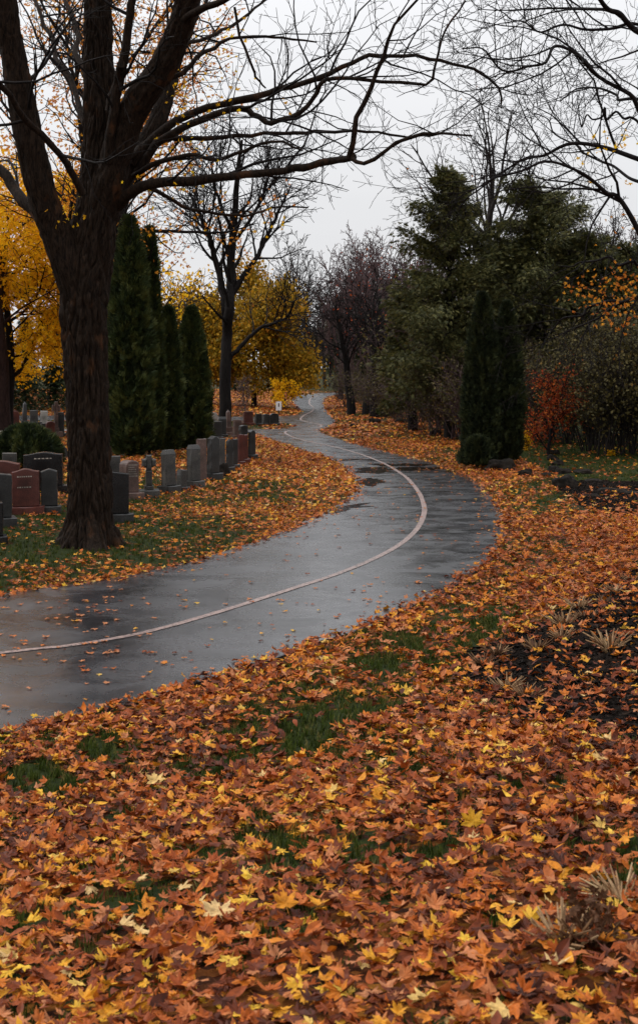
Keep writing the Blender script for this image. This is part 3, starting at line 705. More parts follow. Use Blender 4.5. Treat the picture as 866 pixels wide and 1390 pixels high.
# ---------- the big maple at left
D0 = trunk_p.y
def big_maple():
    root = empty('maple_tree', trunk_p, 'huge dark maple with ridged bark and spreading limbs beside the path at left', 'tree')
    base = np.array(trunk_p); ppm = F / D0
    def w(lst, dd=(0, 0)):
        n = len(lst); return [P3(x, y, D0 + dd[0] + (dd[1] - dd[0]) * k / (n - 1)) for k, (x, y) in enumerate(lst)]
    tk = MB()
    c = [(121, 752), (121, 735), (121, 700), (121, 650), (120, 600), (119, 550), (118, 500), (116, 450), (115, 410), (117, 370), (123, 330), (131, 290), (135, 250), (136, 200), (136, 150), (135, 100), (134, 50), (133, 0), (130, -60), (134, -140), (128, -220)]
    rw = [38, 33, 28, 26.5, 26, 26, 26.5, 28, 30, 31.5, 30, 27, 25, 23, 20, 17.5, 16.5, 16, 14, 10, 5]
    def flare(a, s):
        f = math.exp(-s / .22) * .15 * (1 + .9 * math.cos(3 * a + .6) + .8 * math.cos(5 * a + 2))
        return f
    bark_tube(tk, w(c), [v / ppm for v in rw], 220, 520, .060, fz=2.1, fa=1.2, flare=flare)
    tk.build('trunk', M['bark'], root, loc=base)
    limbs = [  # points, widths in px, depth offsets
        ([(112, 420), (96, 370), (75, 310), (58, 265), (45, 210), (33, 150), (22, 90), (12, 40), (6, -10), (-10, -90), (-30, -180)], [21, 21, 20, 19, 18, 17, 15.5, 15, 14, 9, 4], (0, -1.2), 1),
        ([(140, 290), (150, 245), (168, 180), (190, 135), (217, 98), (238, 55), (252, 15), (262, -30), (285, -110), (300, -190)], [21, 20, 19, 19, 17.5, 16, 15, 14, 9, 4], (0, -1.5), 1),
        ([(148, 300), (170, 240), (192, 205), (214, 165), (229, 120), (240, 80), (262, 20), (275, -50), (300, -120)], [12, 13, 13, 12, 10, 8.5, 7, 5, 3], (.2, 1.5), 1),
        ([(150, 285), (178, 264), (200, 256), (250, 248), (300, 241), (345, 237), (395, 229), (433, 222), (462, 216), (476, 212)], [9, 8, 7.2, 6.2, 5.5, 5.2, 4.8, 4.4, 4.2, 4], (0, -2), 2),
        ([(472, 214), (480, 195), (484, 165), (500, 130), (517, 90), (532, 50), (552, 15), (575, -15)], [4, 3.4, 3.1, 2.8, 2.4, 2, 1.6, 1.2], (-2, -2.6), 2),
        ([(474, 213), (492, 222), (515, 208), (545, 190), (580, 182), (600, 178), (640, 185)], [3, 2.6, 2.3, 2, 1.8, 1.5, 1.1], (-2, -2.8), 2),
        ([(180, 225), (205, 190), (235, 166), (270, 150), (310, 141), (355, 129), (395, 118), (433, 107), (470, 92), (500, 78), (540, 75), (582, 75), (620, 85), (650, 96), (668, 112), (676, 130), (677, 150)], [7, 6.5, 5.5, 5, 4.6, 4.4, 4, 3.8, 3.4, 3.1, 2.8, 2.6, 2.3, 2.1, 1.9, 1.6, 1.3], (.3, 1.0), 2),
        ([(185, 235), (215, 195), (260, 172), (300, 155), (328, 147), (345, 155), (362, 162), (385, 158), (410, 148), (425, 132), (437, 112), (470, 106), (510, 107), (560, 108), (588, 106), (597, 80), (605, 55), (615, 30), (635, 0)], [6, 5.5, 5, 4.6, 4.4, 4, 3.8, 3.6, 3.4, 3, 2.8, 2.6, 2.4, 2.2, 2, 1.6, 1.4, 1.2, 1], (.3, -.8), 2),
        ([(175, 215), (200, 195), (240, 187), (290, 186), (330, 184), (380, 181), (425, 181), (470, 178), (520, 180), (560, 182), (600, 178)], [5, 4.5, 3.8, 3.4, 3, 2.8, 2.6, 2.3, 2, 1.6, 1.2], (.2, 2.2), 2),
        ([(148, 220), (153, 175), (162, 120), (170, 75), (177, 30), (183, -10), (190, -70)], [7, 7, 6.5, 6, 5.5, 5, 2.5], (-.4, -1.2), 2),
        ([(150, 150), (158, 120), (163, 98), (165, 88)], [8, 6.5, 5.6, 5.2], (-.5, -.9), 2),
        ([(112, 262), (98, 235), (80, 208), (55, 184), (35, 160), (15, 130), (-5, 108), (-40, 80)], [5, 4.5, 4.2, 4, 4, 3.8, 3.6, 3], (-.9, -2.4), 2),
        ([(75, 320), (55, 295), (35, 272), (18, 250), (0, 232), (-25, 210), (-60, 190)], [11, 9, 8, 7.5, 7, 6, 4], (0, 1.0), 2),
        ([(243, 35), (252, 22), (275, 12), (300, 2), (325, -10), (360, -25)], [7, 5.4, 4.5, 4, 3.5, 2.5], (-.9, -2), 2),
        ([(236, 72), (255, 60), (290, 50), (315, 35), (345, 12), (370, -10)], [4.5, 3, 2.6, 2.3, 2, 1.5], (-.75, 1.0), 2),
        ([(214, 118), (250, 95), (275, 75), (300, 60), (330, 50), (365, 48), (390, 52), (430, 60)], [5, 3.2, 2.8, 2.5, 2.2, 2, 1.6, 1.2], (-.6, .3), 2),
        ([(330, 0), (338, -20), (350, -70)], [2, 2, 1.5], (-1, -1), 2),
        ([(318, 10), (330, 60), (345, 95), (350, 108), (360, 120)], [1.8, 1.7, 1.6, 1.4, 1], (-1.5, -1.2), 2),
        ([(185, 250), (215, 260), (250, 280), (290, 290), (330, 292), (370, 285), (420, 280)], [3.6, 3, 2.6, 2.3, 2, 1.7, 1.2], (.2, 2), 2),
        ([(180, 240), (215, 222), (255, 212), (290, 214), (330, 208), (370, 196), (410, 200)], [4, 3.4, 3, 2.6, 2.2, 1.9, 1.2], (.2, -1.4), 2),
        ([(128, 190), (100, 125), (80, 70), (60, 30), (40, -10)], [5, 4, 3.4, 3, 2.5], (.0, 2), 2),
        ([(128, 130), (108, 75), (100, 30), (85, -20)], [5, 4, 3.4, 2.5], (.0, 1.5), 2),
        ([(72, 300), (62, 330), (45, 350), (20, 360), (-10, 370)], [0.1, .1, .1, .1, .1], (0, 1), 0),
    ]
    rs = np.random.default_rng(21); big, tw = MB(), MB(); tips = []; outl = []
    TW = P_(seg=[.3, .22, .16, .12, .1], wig=[.15, .18, .22, .24, .25], up=[.02, .02, .02, .01, 0], L=[4, 1.9, .95, .42, .2], n=[7, 5, 4, 2, 0], t0=[.1, .12, .1, .1], ang=[.8, .85, .8, .75], rr=.0105, rmin=.0032, max=4, short=.3)
    for pts, wd, dd, kind in limbs:
        if kind == 0: continue
        W3 = np.array(w(pts, dd)); R3 = np.array(wd) / ppm
        L = np.linalg.norm(np.diff(W3, axis=0), axis=1).sum()
        if kind == 1: bark_tube(big, W3, R3, 56, int(L * 22), .030, fz=2.4, fa=1.3, seed=pts[0][0])
        else:
            Pc = catmull(W3, max(12, int(L * 7))); Rc_ = np.interp(np.linspace(0, 1, len(Pc)), np.linspace(0, 1, len(R3)), R3)
            Pc += catmull(rs.normal(0, .028 * min(1, L / 4), (9, 3)) * np.r_[0, .5, np.ones(7)][:, None], len(Pc)); Pc += rs.normal(0, .008, Pc.shape); Rc_ *= 1 + rs.normal(0, .05, len(Rc_))
            tube(big, Pc, Rc_, 10)
        # side shoots
        Pc = catmull(W3 if kind == 1 else Pc, 60) if kind == 1 else np.array([Pc[int(q_)] for q_ in np.linspace(0, len(Pc) - 1, 60)]); nsh = int(L * (1.65 if kind == 2 else 1.2))
        for k in range(nsh):
            t = .22 + .78 * (k + rs.random()) / nsh if kind == 2 else .4 + .6 * (k + rs.random()) / nsh
            i_ = min(58, int(t * 59)); T = unit(Pc[i_ + 1] - Pc[i_])
            side = rs.normal(0, 1, 3); side -= T * (side @ T); side = unit(side); side[2] = side[2] * .8 + .25
            nd = unit(T * .75 + side * .8)
            rr = np.interp(t, np.linspace(0, 1, len(R3)), R3)
            L2 = (1.0 + 1.5 * rs.random()) * (1.25 - .5 * t)
            grow(outl, Pc[i_], nd, L2, min(rr * .55, .0115 * L2 + .003), 1, TW, rs, tips)
    for pts, rad, lvl in outl: tube(tw, pts, rad, 5 if lvl < 2 else 3, cap=False)
    print('maple twigs', len(outl))
    # short shoots low on the trunk
    big.build('limb', M['bark'], root, loc=base)
    tw.build('twigs', M['bark_dark'], root, loc=base)
    # the few leaves still hanging
    L = []
    for px, py, n, sp in [(92, 292, 26, .12), (118, 295, 4, .04), (90, 300, 10, .1), (250, 232, 8, .12), (365, 298, 10, .12), (380, 303, 5, .05), (310, 40, 6, .1), (303, 30, 5, .12), (270, 33, 3, .05), (385, 142, 2, .04), (393, 156, 1, .02),
                          (270, 130, 14, .3), (205, 225, 12, .3), (245, 190, 7, .2), (300, 92, 14, .35), (325, 120, 10, .3), (265, 115, 24, .35), (250, 100, 16, .3), (290, 85, 10, .3), (230, 250, 8, .25), (260, 250, 8, .3)]:
        for k in range(n): L.append(P3(px, py, D0 - .3 + rs.normal(0, .3)) + rs.normal(0, sp, 3))
    L = np.array(L); n = len(L); mb = MB(); nr = rs.normal(0, 1, (n, 3)); nr[:, 1] -= .8
    scatter(mb, L, nr, rs.random(n) * 6.28, .085 * (.6 + .5 * rs.random(n)), T1, rs.random(n))
    mb.build('leaves', M['yellow'], root, smooth=False, loc=base)
big_maple()

# ---------- overhanging tree whose trunk stands just outside the view at right
def right_tree():
    D = 17.0; bx, by = 5.9, 17.6; b = np.array([bx, by, h1(bx, by)])
    root = empty('overhanging_tree', b, 'bare tree reaching in from the right border with a few orange leaves', 'tree')
    tk = MB(); top = b + [.5, .6, 9.5]
    bark_tube(tk, [b - [0, 0, .1], b + [.05, 0, 1.5], b + [.1, .1, 3.5], b + [.25, .3, 6], top], [.28, .22, .19, .14, .06], 30, 120, .014)
    tk.build('trunk', M['bark'], root, loc=b)
    br = [([(1080, 90), (960, 60), (866, 34), (818, -2), (770, -40)], [7, 6, 5, 4, 2], (0, -1)),
          ([(1080, 120), (960, 70), (866, 47), (818, 38), (780, 38), (735, 40), (713, 30), (690, 14), (672, 4)], [5, 4, 3, 2.6, 2.2, 1.8, 1.5, 1.2, .8], (0, 1)),
          ([(1080, 330), (940, 240), (866, 150), (833, 110), (783, 75), (753, 70), (728, 80), (698, 90), (658, 82), (628, 65)], [7, 5.5, 4, 3.4, 2.8, 2.4, 2, 1.7, 1.3, .9], (0, -2)),
          ([(1080, 300), (940, 240), (866, 213), (813, 202), (753, 200), (713, 211), (673, 232), (640, 262), (620, 285)], [8, 6, 4.4, 3.6, 2.8, 2.2, 1.8, 1.4, .9], (0, 1.5)),
          ([(1080, 520), (940, 430), (866, 325), (833, 270), (813, 255), (778, 235), (733, 225), (683, 235), (655, 250)], [8, 6, 4.6, 3.8, 3.2, 2.5, 2, 1.6, .9], (0, -1.5)),
          ([(1080, 180), (940, 150), (866, 136), (843, 128), (813, 122), (783, 125), (760, 128)], [5, 4, 3, 2.4, 2, 1.5, 1], (0, 2)),
          ([(866, 180), (840, 150), (805, 158), (780, 165)], [2.4, 2, 1.6, 1], (0, 0)),
          ([(1080, 470), (940, 420), (866, 402), (813, 413), (773, 428), (740, 450)], [6, 4.4, 3, 2.4, 1.8, 1], (0, 1)),
          ([(1080, 400), (940, 370), (866, 362), (833, 358), (790, 362), (760, 358)], [6, 4.2, 3, 2.3, 1.7, 1], (0, .4)),
          ([(940, 260), (866, 250), (830, 225), (800, 205), (760, 190), (720, 160)], [4, 3, 2.4, 2, 1.5, 1], (0, 2.5))]
    rs = np.random.default_rng(5); big, tw = MB(), MB(); outl = []; tips = []
    TW = P_(seg=[.3, .22, .16, .12, .1], wig=[.15, .16, .2, .22, .25], up=[0, 0, 0, 0, 0], L=[4, 1.5, .75, .38, .2], n=[7, 6, 5, 3, 0], t0=[.1, .12, .1, .1], ang=[.8, .75, .75, .75], rr=.010, rmin=.003, max=4, short=.3)
    for pts, wd, dd in br:
        n = len(pts); W3 = np.array([P3(x, y, D + .6 + dd[0] + (dd[1] - dd[0]) * k / (n - 1)) for k, (x, y) in enumerate(pts)]); R3 = np.array(wd) * D / F
        if pts[0][0] > 1000:
            zt = np.clip(W3[0][2] - .6, 1.5, 9.0); W3[0] = b + [.1, .1, zt]
        Pc = catmull(W3, 50) + catmull(rs.normal(0, .05, (12, 3)), 50); tube(big, Pc, .85 * np.interp(np.linspace(0, 1, 50), np.linspace(0, 1, n), R3), 8)
        L = np.linalg.norm(np.diff(W3, axis=0), axis=1).sum(); nsh = int(L * 2.2)
        for k in range(nsh):
            t = .3 + .7 * (k + rs.random()) / nsh; i_ = min(48, int(t * 49)); T = unit(Pc[i_ + 1] - Pc[i_])
            side = rs.normal(0, 1, 3); side -= T * (side @ T); side = unit(side)
            rr = np.interp(t, np.linspace(0, 1, n), R3); L2 = (.8 + 1.2 * rs.random()) * (1.2 - .4 * t)
            grow(outl, Pc[i_], unit(T * .9 + side * .7), L2, min(rr * .55, .010 * L2 + .003), 1, TW, rs, tips)
    for pts, rad, lvl in outl: tube(tw, pts, rad, 4 if lvl < 2 else 3, cap=False)
    big.build('limb', M['bark_dark'], root, loc=b); tw.build('twigs', M['bark_dark'], root, loc=b)
    L = []; 
    for px, py, n, sp in [(833, 195, 12, .07), (848, 190, 8, .07), (819, 206, 4, .03), (790, 222, 4, .06), (800, 250, 2, .03), (845, 172, 2, .03), (808, 185, 2, .02), (860, 250, 6, .1)]:
        for k in range(n): L.append(P3(px, py, D + rs.normal(0, .2)) + rs.normal(0, sp, 3))
    L = np.array(L); n = len(L); mb = MB(); nr = rs.normal(0, 1, (n, 3)); nr[:, 1] -= .8
    scatter(mb, L, nr, rs.random(n) * 6.28, .08 * (.6 + .5 * rs.random(n)), T1, .2 + .8 * rs.random(n))
    mb.build('leaves', M['yellow'], root, smooth=False, loc=b)
    L = []
    for px, py, n, sp in [(845, 395, 70, .16), (815, 400, 50, .14), (790, 395, 12, .1), (865, 385, 40, .15), (835, 425, 30, .15), (770, 392, 12, .08), (855, 320, 20, .2), (800, 410, 12, .12), (860, 420, 30, .15), (825, 433, 8, .05)]:
        for k in range(n): L.append(P3(px, py, D + rs.normal(0, .3)) + rs.normal(0, sp, 3))
    L = np.array(L); n = len(L); mb = MB(); nr = rs.normal(0, 1, (n, 3)); nr[:, 1] -= .5
    scatter(mb, L, nr, rs.random(n) * 6.28, .075 * (.6 + .5 * rs.random(n)), T1, rs.random(n))
    mb.build('leaves', M['orange'], root, smooth=False, loc=b)
right_tree()

# ---------- evergreens clipped to columns
def spray(sd):
    r = np.random.default_rng(sd); V = [[0, 0, 0]]; Fc = []
    for k, a in enumerate((-.75, -.35, 0, .35, .75)):
        l = (1.0 - .45 * abs(a)) * (.8 + .3 * r.random()); b = len(V)
        V += [[math.sin(a) * l * .55 - .07, math.cos(a) * l * .5, .04], [math.sin(a) * l * .55 + .07, math.cos(a) * l * .5, -.02], [math.sin(a) * l, math.cos(a) * l, .08 * r.normal()]]
        Fc += [[0, b + 1, b], [b, b + 1, b + 2]]
    return np.array(V), np.array(Fc)
TS = [spray(s) for s in range(6)]
def column_tree(loc, h, r, label, sd, mat, name='arborvitae', cat='conifer', group=None, n=9000, sz=.20, prof=None):
    rs = np.random.default_rng(sd); root = empty(name, loc, label, cat, group)
    prof = prof or (lambda t: np.minimum(1, (t * 6 + .55)) * np.clip(1 - t ** 2.6, 0, 1) ** .75)
    core = MB(); nz, na = 30, 22; V = []
    am = .6 if h < 2.2 else .35
    for i_ in range(nz):
        t = i_ / (nz - 1)
        for k in range(na):
            a = k * 2 * PI / na; q = mn.noise(Vector((math.cos(a) * 1.7 + sd, math.sin(a) * 1.7, t * h * .9)))
            rr = max(.02, r * .80 * float(prof(t * .98)) * (1 + am * q)); V.append((rr * math.cos(a), rr * math.sin(a), .12 + t * (h * .955)))
    Fc = [[i_ * na + k, i_ * na + (k + 1) % na, (i_ + 1) * na + (k + 1) % na, (i_ + 1) * na + k] for i_ in range(nz - 1) for k in range(na)]
    tk = MB(); tube(tk, [(0, 0, -.1), (0, 0, h * .45), (0, 0, h * .9)], [r * .14, r * .09, .02], 8); tk.build('trunk', M['bark_brown'], root)
    cr = MB(); cr.add(V, Fc, .05)
    t = rs.random(n) ** .9; a = rs.random(n) * 6.28
    q = np.array([mn.noise(Vector((math.cos(x) * 1.7 + sd, math.sin(x) * 1.7, y * h * .9))) for x, y in zip(a, t)])
    q2 = np.array([mn.noise(Vector((math.cos(x) * 5 + sd, math.sin(x) * 5, y * h * 2.6))) for x, y in zip(a, t)])
    rr = r * prof(t) * (1 + am * q + .22 * q2) * (.74 + .32 * rs.random(n) ** 1.3)
    rad = np.column_stack([np.cos(a), np.sin(a), np.zeros(n)])
    P = rad * rr[:, None]; P[:, 2] = .08 + t * h * .965
    # sprays point up and outwards
    tip = rad * (.45 + .5 * rs.random(n))[:, None] + np.array([0, 0, .9]) + rs.normal(0, .3, (n, 3))
    tip /= np.linalg.norm(tip, axis=1)[:, None]
    nr = rs.normal(0, 1, (n, 3)); nr -= tip * (nr * tip).sum(1)[:, None]; nr /= np.linalg.norm(nr, axis=1)[:, None]
    U = np.cross(tip, nr); s = sz * (.55 + .7 * rs.random(n)); c = np.clip(.5 + 1.1 * q2 + .25 * rs.normal(0, 1, n), 0, 1)
    k = np.arange(n) % len(TS)
    for j_, (TV, TF) in enumerate(TS):
        S = np.where(k == j_)[0]
        VV = P[S][:, None] + s[S][:, None, None] * (TV[None, :, 0:1] * U[S][:, None] + TV[None, :, 1:2] * tip[S][:, None] + TV[None, :, 2:3] * nr[S][:, None])
        cr.add(VV.reshape(-1, 3), (TF[None] + (np.arange(len(S)) * len(TV))[:, None, None]).reshape(-1, 3), np.repeat(c[S], len(TV)))
    cr.build('crown', mat, root, smooth=False)
    return root
def col_at(px, pybase, pytop, wpx, label, sd, **k):
    p = at(px, pybase); ppm = F / p.y
    h = (pybase - pytop) / ppm; r = wpx / ppm / 2
    return column_tree(p, h, r, label, sd, k.pop('mat', M['evergreen']), **k)
G = 'columnar evergreens behind the headstones'
col_at(176, 622, 292, 62, 'tallest dark green columnar evergreen just right of the maple trunk', 1, group=G, n=15000, sz=.22)
col_at(203, 618, 306, 34, 'slim dark evergreen spire second from the maple trunk', 2, group=G, n=9000, sz=.2)
col_at(229, 616, 418, 32, 'shorter columnar evergreen third from the maple trunk', 3, group=G, n=7000)
col_at(260, 613, 418, 44, 'columnar evergreen with ragged top, fourth from the maple trunk', 4, group=G, n=9000)
G = 'twin columnar junipers by the path'
col_at(654, 632, 398, 46, 'taller left juniper column of the dark pair right of the path', 5, group=G, mat=M['juniper'], name='juniper', n=13000, sz=.16)
col_at(688, 630, 410, 42, 'right juniper column of the dark pair right of the path', 6, group=G, mat=M['juniper'], name='juniper', n=12000, sz=.16)
dome = lambda t: np.sqrt(np.clip(1 - (t * 1.0) ** 2, 0, 1)) * .95 + .03
col_at(648, 637, 600, 36, 'low dark evergreen shrub at the foot of the juniper pair', 7, mat=M['juniper'], name='evergreen_shrub', cat='shrub', n=2500, sz=.16, prof=dome)
col_at(36, 634, 584, 84, 'rounded dark evergreen bush behind the red headstones at left', 8, name='evergreen_bush', cat='shrub', n=6000, sz=.16, prof=dome)
col_at(526, 566, 549, 36, 'low spreading evergreen under the dark trees beyond the bend', 9, name='spreading_yew', cat='shrub', n=2500, sz=.22, prof=dome)

# ---------- loose layered conifers
def cedar(name, label, px, pyb, pytop, wpx, sd, lean=0, dens=1.0, group=None):
    p = at(px, pyb); ppm = F / p.y; h = (pyb - pytop) / ppm; R = wpx / ppm / 2
    rs = np.random.default_rng(sd); root = empty(name, p, label, 'conifer', group)
    tr = MB(); tp = np.array([[0, 0, -.1], [lean * .2, 0, h * .3], [lean * .6, .1, h * .65], [lean, 0, h * .98]]); tube(tr, catmull(tp, 14), np.linspace(.20, .03, 14), 10)
    tr.build('trunk', M['bark_dark'], root)
    bm_, fol = MB(), []; nb = int(64 * dens)
    for k in range(nb):
        t = .16 + .82 * ((k + rs.random()) / nb); a = k * 2.4 + rs.normal(0, .4)
        L = R * (1.0 - .62 * ((t - .16) / .84) ** 2.6) * (.50 + .70 * rs.random())
        if t < .3: L *= .75
        b = np.array([np.interp(t, [0, 1], [0, lean]), 0, h * t]); d = np.array([math.cos(a), math.sin(a), .25 + .75 * t + .2 * rs.normal()]); pts = [b]; n = 10
        for j_ in range(n):
            d = unit(d + rs.normal(0, .10, 3) + [0, 0, -.055]); pts.append(pts[-1] + d * L / n)
        pts = np.array(pts); tube(bm_, pts, np.linspace(.035, .008, len(pts)), 4, cap=False)
        for j_ in range(3, n + 1):
            for q in range(int(44 * dens)):
                side = rs.normal(0, 1, 3); side[2] = side[2] * .6 - .2
                off = unit(side) * rs.random() * L * .36 * (1.2 - .5 * j_ / n)
                fol.append(np.concatenate([pts[j_] + off, unit(unit(side) * .8 + d * .8 + [0, 0, -.35]), [min(1, max(0, .5 + (rs.random() - .5) * .9))]]))
    bm_.build('branches', M['bark_dark'], root)
    A = np.array(fol); n = len(A); tip = A[:, 3:6]; nr = rs.normal(0, .6, (n, 3)) + [0, 0, 1]; nr -= tip * (nr * tip).sum(1)[:, None]; nr /= np.linalg.norm(nr, axis=1)[:, None]
    U = np.cross(tip, nr); s = .185 * (.5 + .8 * rs.random(n)); cr = MB(); kk = np.arange(n) % len(TS)
    for j_, (TV, TF) in enumerate(TS):
        S = np.where(kk == j_)[0]
        VV = A[S, :3][:, None] + s[S][:, None, None] * (TV[None, :, 0:1] * .8 * U[S][:, None] + TV[None, :, 1:2] * tip[S][:, None] + TV[None, :, 2:3] * nr[S][:, None])
        cr.add(VV.reshape(-1, 3), (TF[None] + (np.arange(len(S)) * len(TV))[:, None, None]).reshape(-1, 3), np.repeat(A[S, 6], len(TV)))
    cr.build('crown', M['cedar'], root, smooth=False)
    print('cedar', n); return root
cedar('cedar_tree', 'tall loose olive green cedar just left of the twin junipers', 610, 596, 245, 175, 31, lean=.0, dens=1.25)
cedar('cedar_tree', 'broad dark olive cedar above and right of the twin junipers', 745, 590, 262, 200, 32, lean=-.3, dens=1.35)
cedar('cedar_tree', 'smaller olive cedar in the gap left of the tall loose cedar', 560, 585, 400, 110, 33, dens=.9)
cedar('cedar_tree', 'dark cedar behind the red shrub at right', 800, 592, 330, 150, 34, dens=1.0)
cedar('cedar_tree', 'middle cedar filling the gap behind the juniper tops', 680, 588, 330, 150, 35, dens=1.0)
cedar('cedar_tree', 'cedar closing the wood at the right border behind the thicket', 868, 590, 330, 130, 36, dens=1.0)

# ---------- bare and coloured deciduous trees
def deciduous(name, label, cat, px, pyb, pytop, Pm, bark, sd, group=None, lean=(0, 0), r0=None, fol=None, dist=None, forks=None):
    if dist is None: p = at(px, pyb)
    else: x = (px - CX) * dist / F; p = Vector((x, dist, h1(x, dist)))
    ppm = F / p.y; h = (HY - pytop) / ppm + ZC - p.z
    rs = np.random.default_rng(sd); root = empty(name, p, label, cat, group)
    out, tips = [], []; s = h / 11.5
    Q = scaled(Pm, s)
    if forks:
        for pts, wd in forks:
            W3 = np.array([P3(x, y, p.y + rs.normal(0, .25) * (k > 1)) for k, (x, y) in enumerate(pts)]) - np.array(p); R3 = np.array(wd) / ppm
            Pc = catmull(W3, 26); Pc += rs.normal(0, .02, Pc.shape); Rr = np.interp(np.linspace(0, 1, 26), np.linspace(0, 1, len(R3)), R3)
            out.append((Pc, Rr, 0))
            for k in range(15):
                t = .35 + .65 * (k + rs.random()) / 15; i_ = min(24, int(t * 25)); T = unit(Pc[i_ + 1] - Pc[i_]); sd_ = rs.normal(0, 1, 3); sd_ = unit(sd_ - T * (sd_ @ T))
                grow(out, Pc[i_], unit(T + sd_ * .85), Q['L'][1] * .62 * (1.1 - .4 * t), Rr[i_] * .5, 2, Q, rs, tips)
    else:
        grow(out, np.array([0, 0, -.1]), np.array([lean[0], lean[1], 1.0]), h * .72, r0 or .022 * h, 0, Q, rs, tips)
    print(name, len(out), len(tips))
    mesh_branches(out, bark, root)
    if fol: foliage(root, tips, rs=rs, **fol)
    return root

# mid-left bare maple with forked trunk
MIDP = P_(n=[11, 9, 7, 5, 0], wig=[.05, .1, .13, .16, .2], up=[.02, .05, .05, .03, 0], rmin=.012)
deciduous('bare_maple', 'forked bare tree behind the row of headstones, one low limb reaching right', 'tree', 306, 578, 185, MIDP, M['bark_dark'], 41,
          forks=[([(306, 580), (306, 540), (306, 490), (308, 450), (311, 420), (314, 370), (316, 320), (320, 270), (324, 225), (330, 190)], [9, 8, 7.5, 7, 6.5, 6, 5, 4, 3, 1.5]),
                 ([(307, 445), (304, 410), (297, 370), (288, 335), (280, 310), (270, 285), (258, 262)], [5, 4.6, 4.3, 3.6, 3, 2.2, 1]),
                 ([(309, 490), (320, 478), (335, 462), (352, 446), (372, 438), (388, 432), (398, 412), (405, 405)], [3.6, 3, 2.6, 2.4, 2, 1.7, 1.4, .8]),
                 ([(315, 400), (330, 375), (345, 355), (358, 330), (372, 300), (385, 272), (396, 250)], [4.4, 3.8, 3.3, 2.8, 2.3, 1.6, .8]),
                 ([(300, 380), (292, 345), (285, 320), (266, 300), (250, 290)], [2.2, 2, 1.8, 1.4, .7]),
                 ([(318, 320), (300, 280), (290, 245), (287, 215)], [2.6, 2.2, 1.6, .8]),
                 ([(317, 330), (345, 290), (360, 255), (366, 220)], [2.6, 2.2, 1.6, .8])])
# tall bare tree behind the cedars
deciduous('bare_tree', 'tall bare crown rising above the olive cedars against the grey sky', 'tree', 655, 0, 92, P_(n=[13, 8, 5, 4, 0], ang=[.6, .6, .65, .7], rmin=.010, up=[.02, .06, .06, .04, 0]), M['bark_grey'], 42, dist=56,
          fol=dict(per=1, spread=.15, size=.11, mat=M['orange'], tmpl=TQ, keep=.012))
# golden brown tree
deciduous('golden_tree', 'wide golden brown leafy tree behind the forked bare maple', 'tree', 345, 0, 366, P_(n=[15, 10, 7, 0], max=3, t0=[.13, .2, .15, .1], ang=[1.15, .8, .8, .7], short=.3, L=[7, 5.6, 2.6, 1.2, .5]), M['bark_brown'], 43, dist=84,
          fol=dict(per=16, spread=.34, size=.21, mat=M['olive_gold'], tmpl=TQ, cl=.35))
deciduous('yellow_sapling', 'small bright yellow sapling behind the white sign', 'tree', 385, 556, 508, P_(n=[10, 6, 4, 0], max=3, t0=[.3, .2, .15, .1], ang=[1.15, .8, .8, .7], rmin=.008, short=.2), M['bark_brown'], 44,
          fol=dict(per=3, spread=.10, size=.15, mat=M['yellow'], tmpl=TQ, keep=.5))
YL = P_(n=[13, 9, 6, 0], max=3, t0=[.2, .2, .15, .1], ang=[.95, .8, .8, .7], short=.25, rmin=.01)
def lift(o, z): o.location.z += z
deciduous('yellow_maple', 'brilliant yellow maple filling the space left of the big trunk', 'tree', 12, 0, 215, P_(n=[18, 10, 7, 0], max=3, t0=[.25, .2, .15, .1], ang=[1.15, .8, .8, .7], up=[.02, 0, -.03, 0], short=.15, rmin=.01), M['bark_dark'], 45, dist=43,
          fol=dict(per=30, spread=.20, size=.16, mat=M['yellow'], tmpl=T1, keep=.34))
deciduous('orange_maple', 'tall thin crowned orange maple seen through the limbs of the big maple', 'tree', 117, 0, -120, P_(n=[17, 10, 7, 0], max=3, t0=[.3, .2, .15, .1], ang=[.7, .75, .8, .7], rmin=.010, short=.3), M['bark_dark'], 46, dist=37,
          fol=dict(per=9, spread=.20, size=.14, mat=M['orange'], tmpl=T1, keep=.42, rbase=.3, rspan=.7))
deciduous('orange_maple', 'sparse yellow orange tree between the tall evergreens and the bare maple', 'tree', 232, 0, 285, P_(n=[13, 9, 6, 0], max=3, t0=[.25, .2, .15, .1], ang=[.7, .75, .8, .7], rmin=.012, short=.3), M['bark_grey'], 47, dist=66,
          fol=dict(per=3, spread=.22, size=.17, mat=M['yellow'], tmpl=TQ, keep=.42))
# red shrub and small coloured shrubs
SH = P_(n=[9, 7, 5, 0], max=3, t0=[.02, .1, .1, .1], L=[5, 4.5, 2.4, 1.2, .5], ang=[.55, .6, .7, .7], rmin=.007, short=.2)
deciduous('red_shrub', 'red leaved shrub to the right of the twin junipers', 'shrub', 744, 619, 490, scaled(SH, 3.4 / 3.4), M['bark_dark'], 48,
          fol=dict(per=7, spread=.12, size=.09, mat=M['red'], tmpl=T1, keep=.38, cl=.6))
deciduous('yellow_shrub', 'small yellow green shrub at the right foot of the junipers', 'shrub', 714, 612, 582, SH, M['bark_dark'], 49,
          fol=dict(per=2, spread=.05, size=.07, mat=M['yellow'], tmpl=T1, keep=.22))
deciduous('yellow_shrub', 'tiny yellow seedling at the edge of the green lawn by the thicket', 'shrub', 829, 619, 607, SH, M['bark_dark'], 50,
          fol=dict(per=2, spread=.03, size=.05, mat=M['yellow'], tmpl=T1, keep=.18))
deciduous('pale_twiggy_shrub', 'pale pinkish twiggy shrub behind the low headstones right of the forked tree', 'shrub', 333, 566, 512, SH, M['bark_purple'], 51,
          fol=dict(per=1, spread=.06, size=.09, mat=M['dry'], tmpl=TQ, keep=.10))

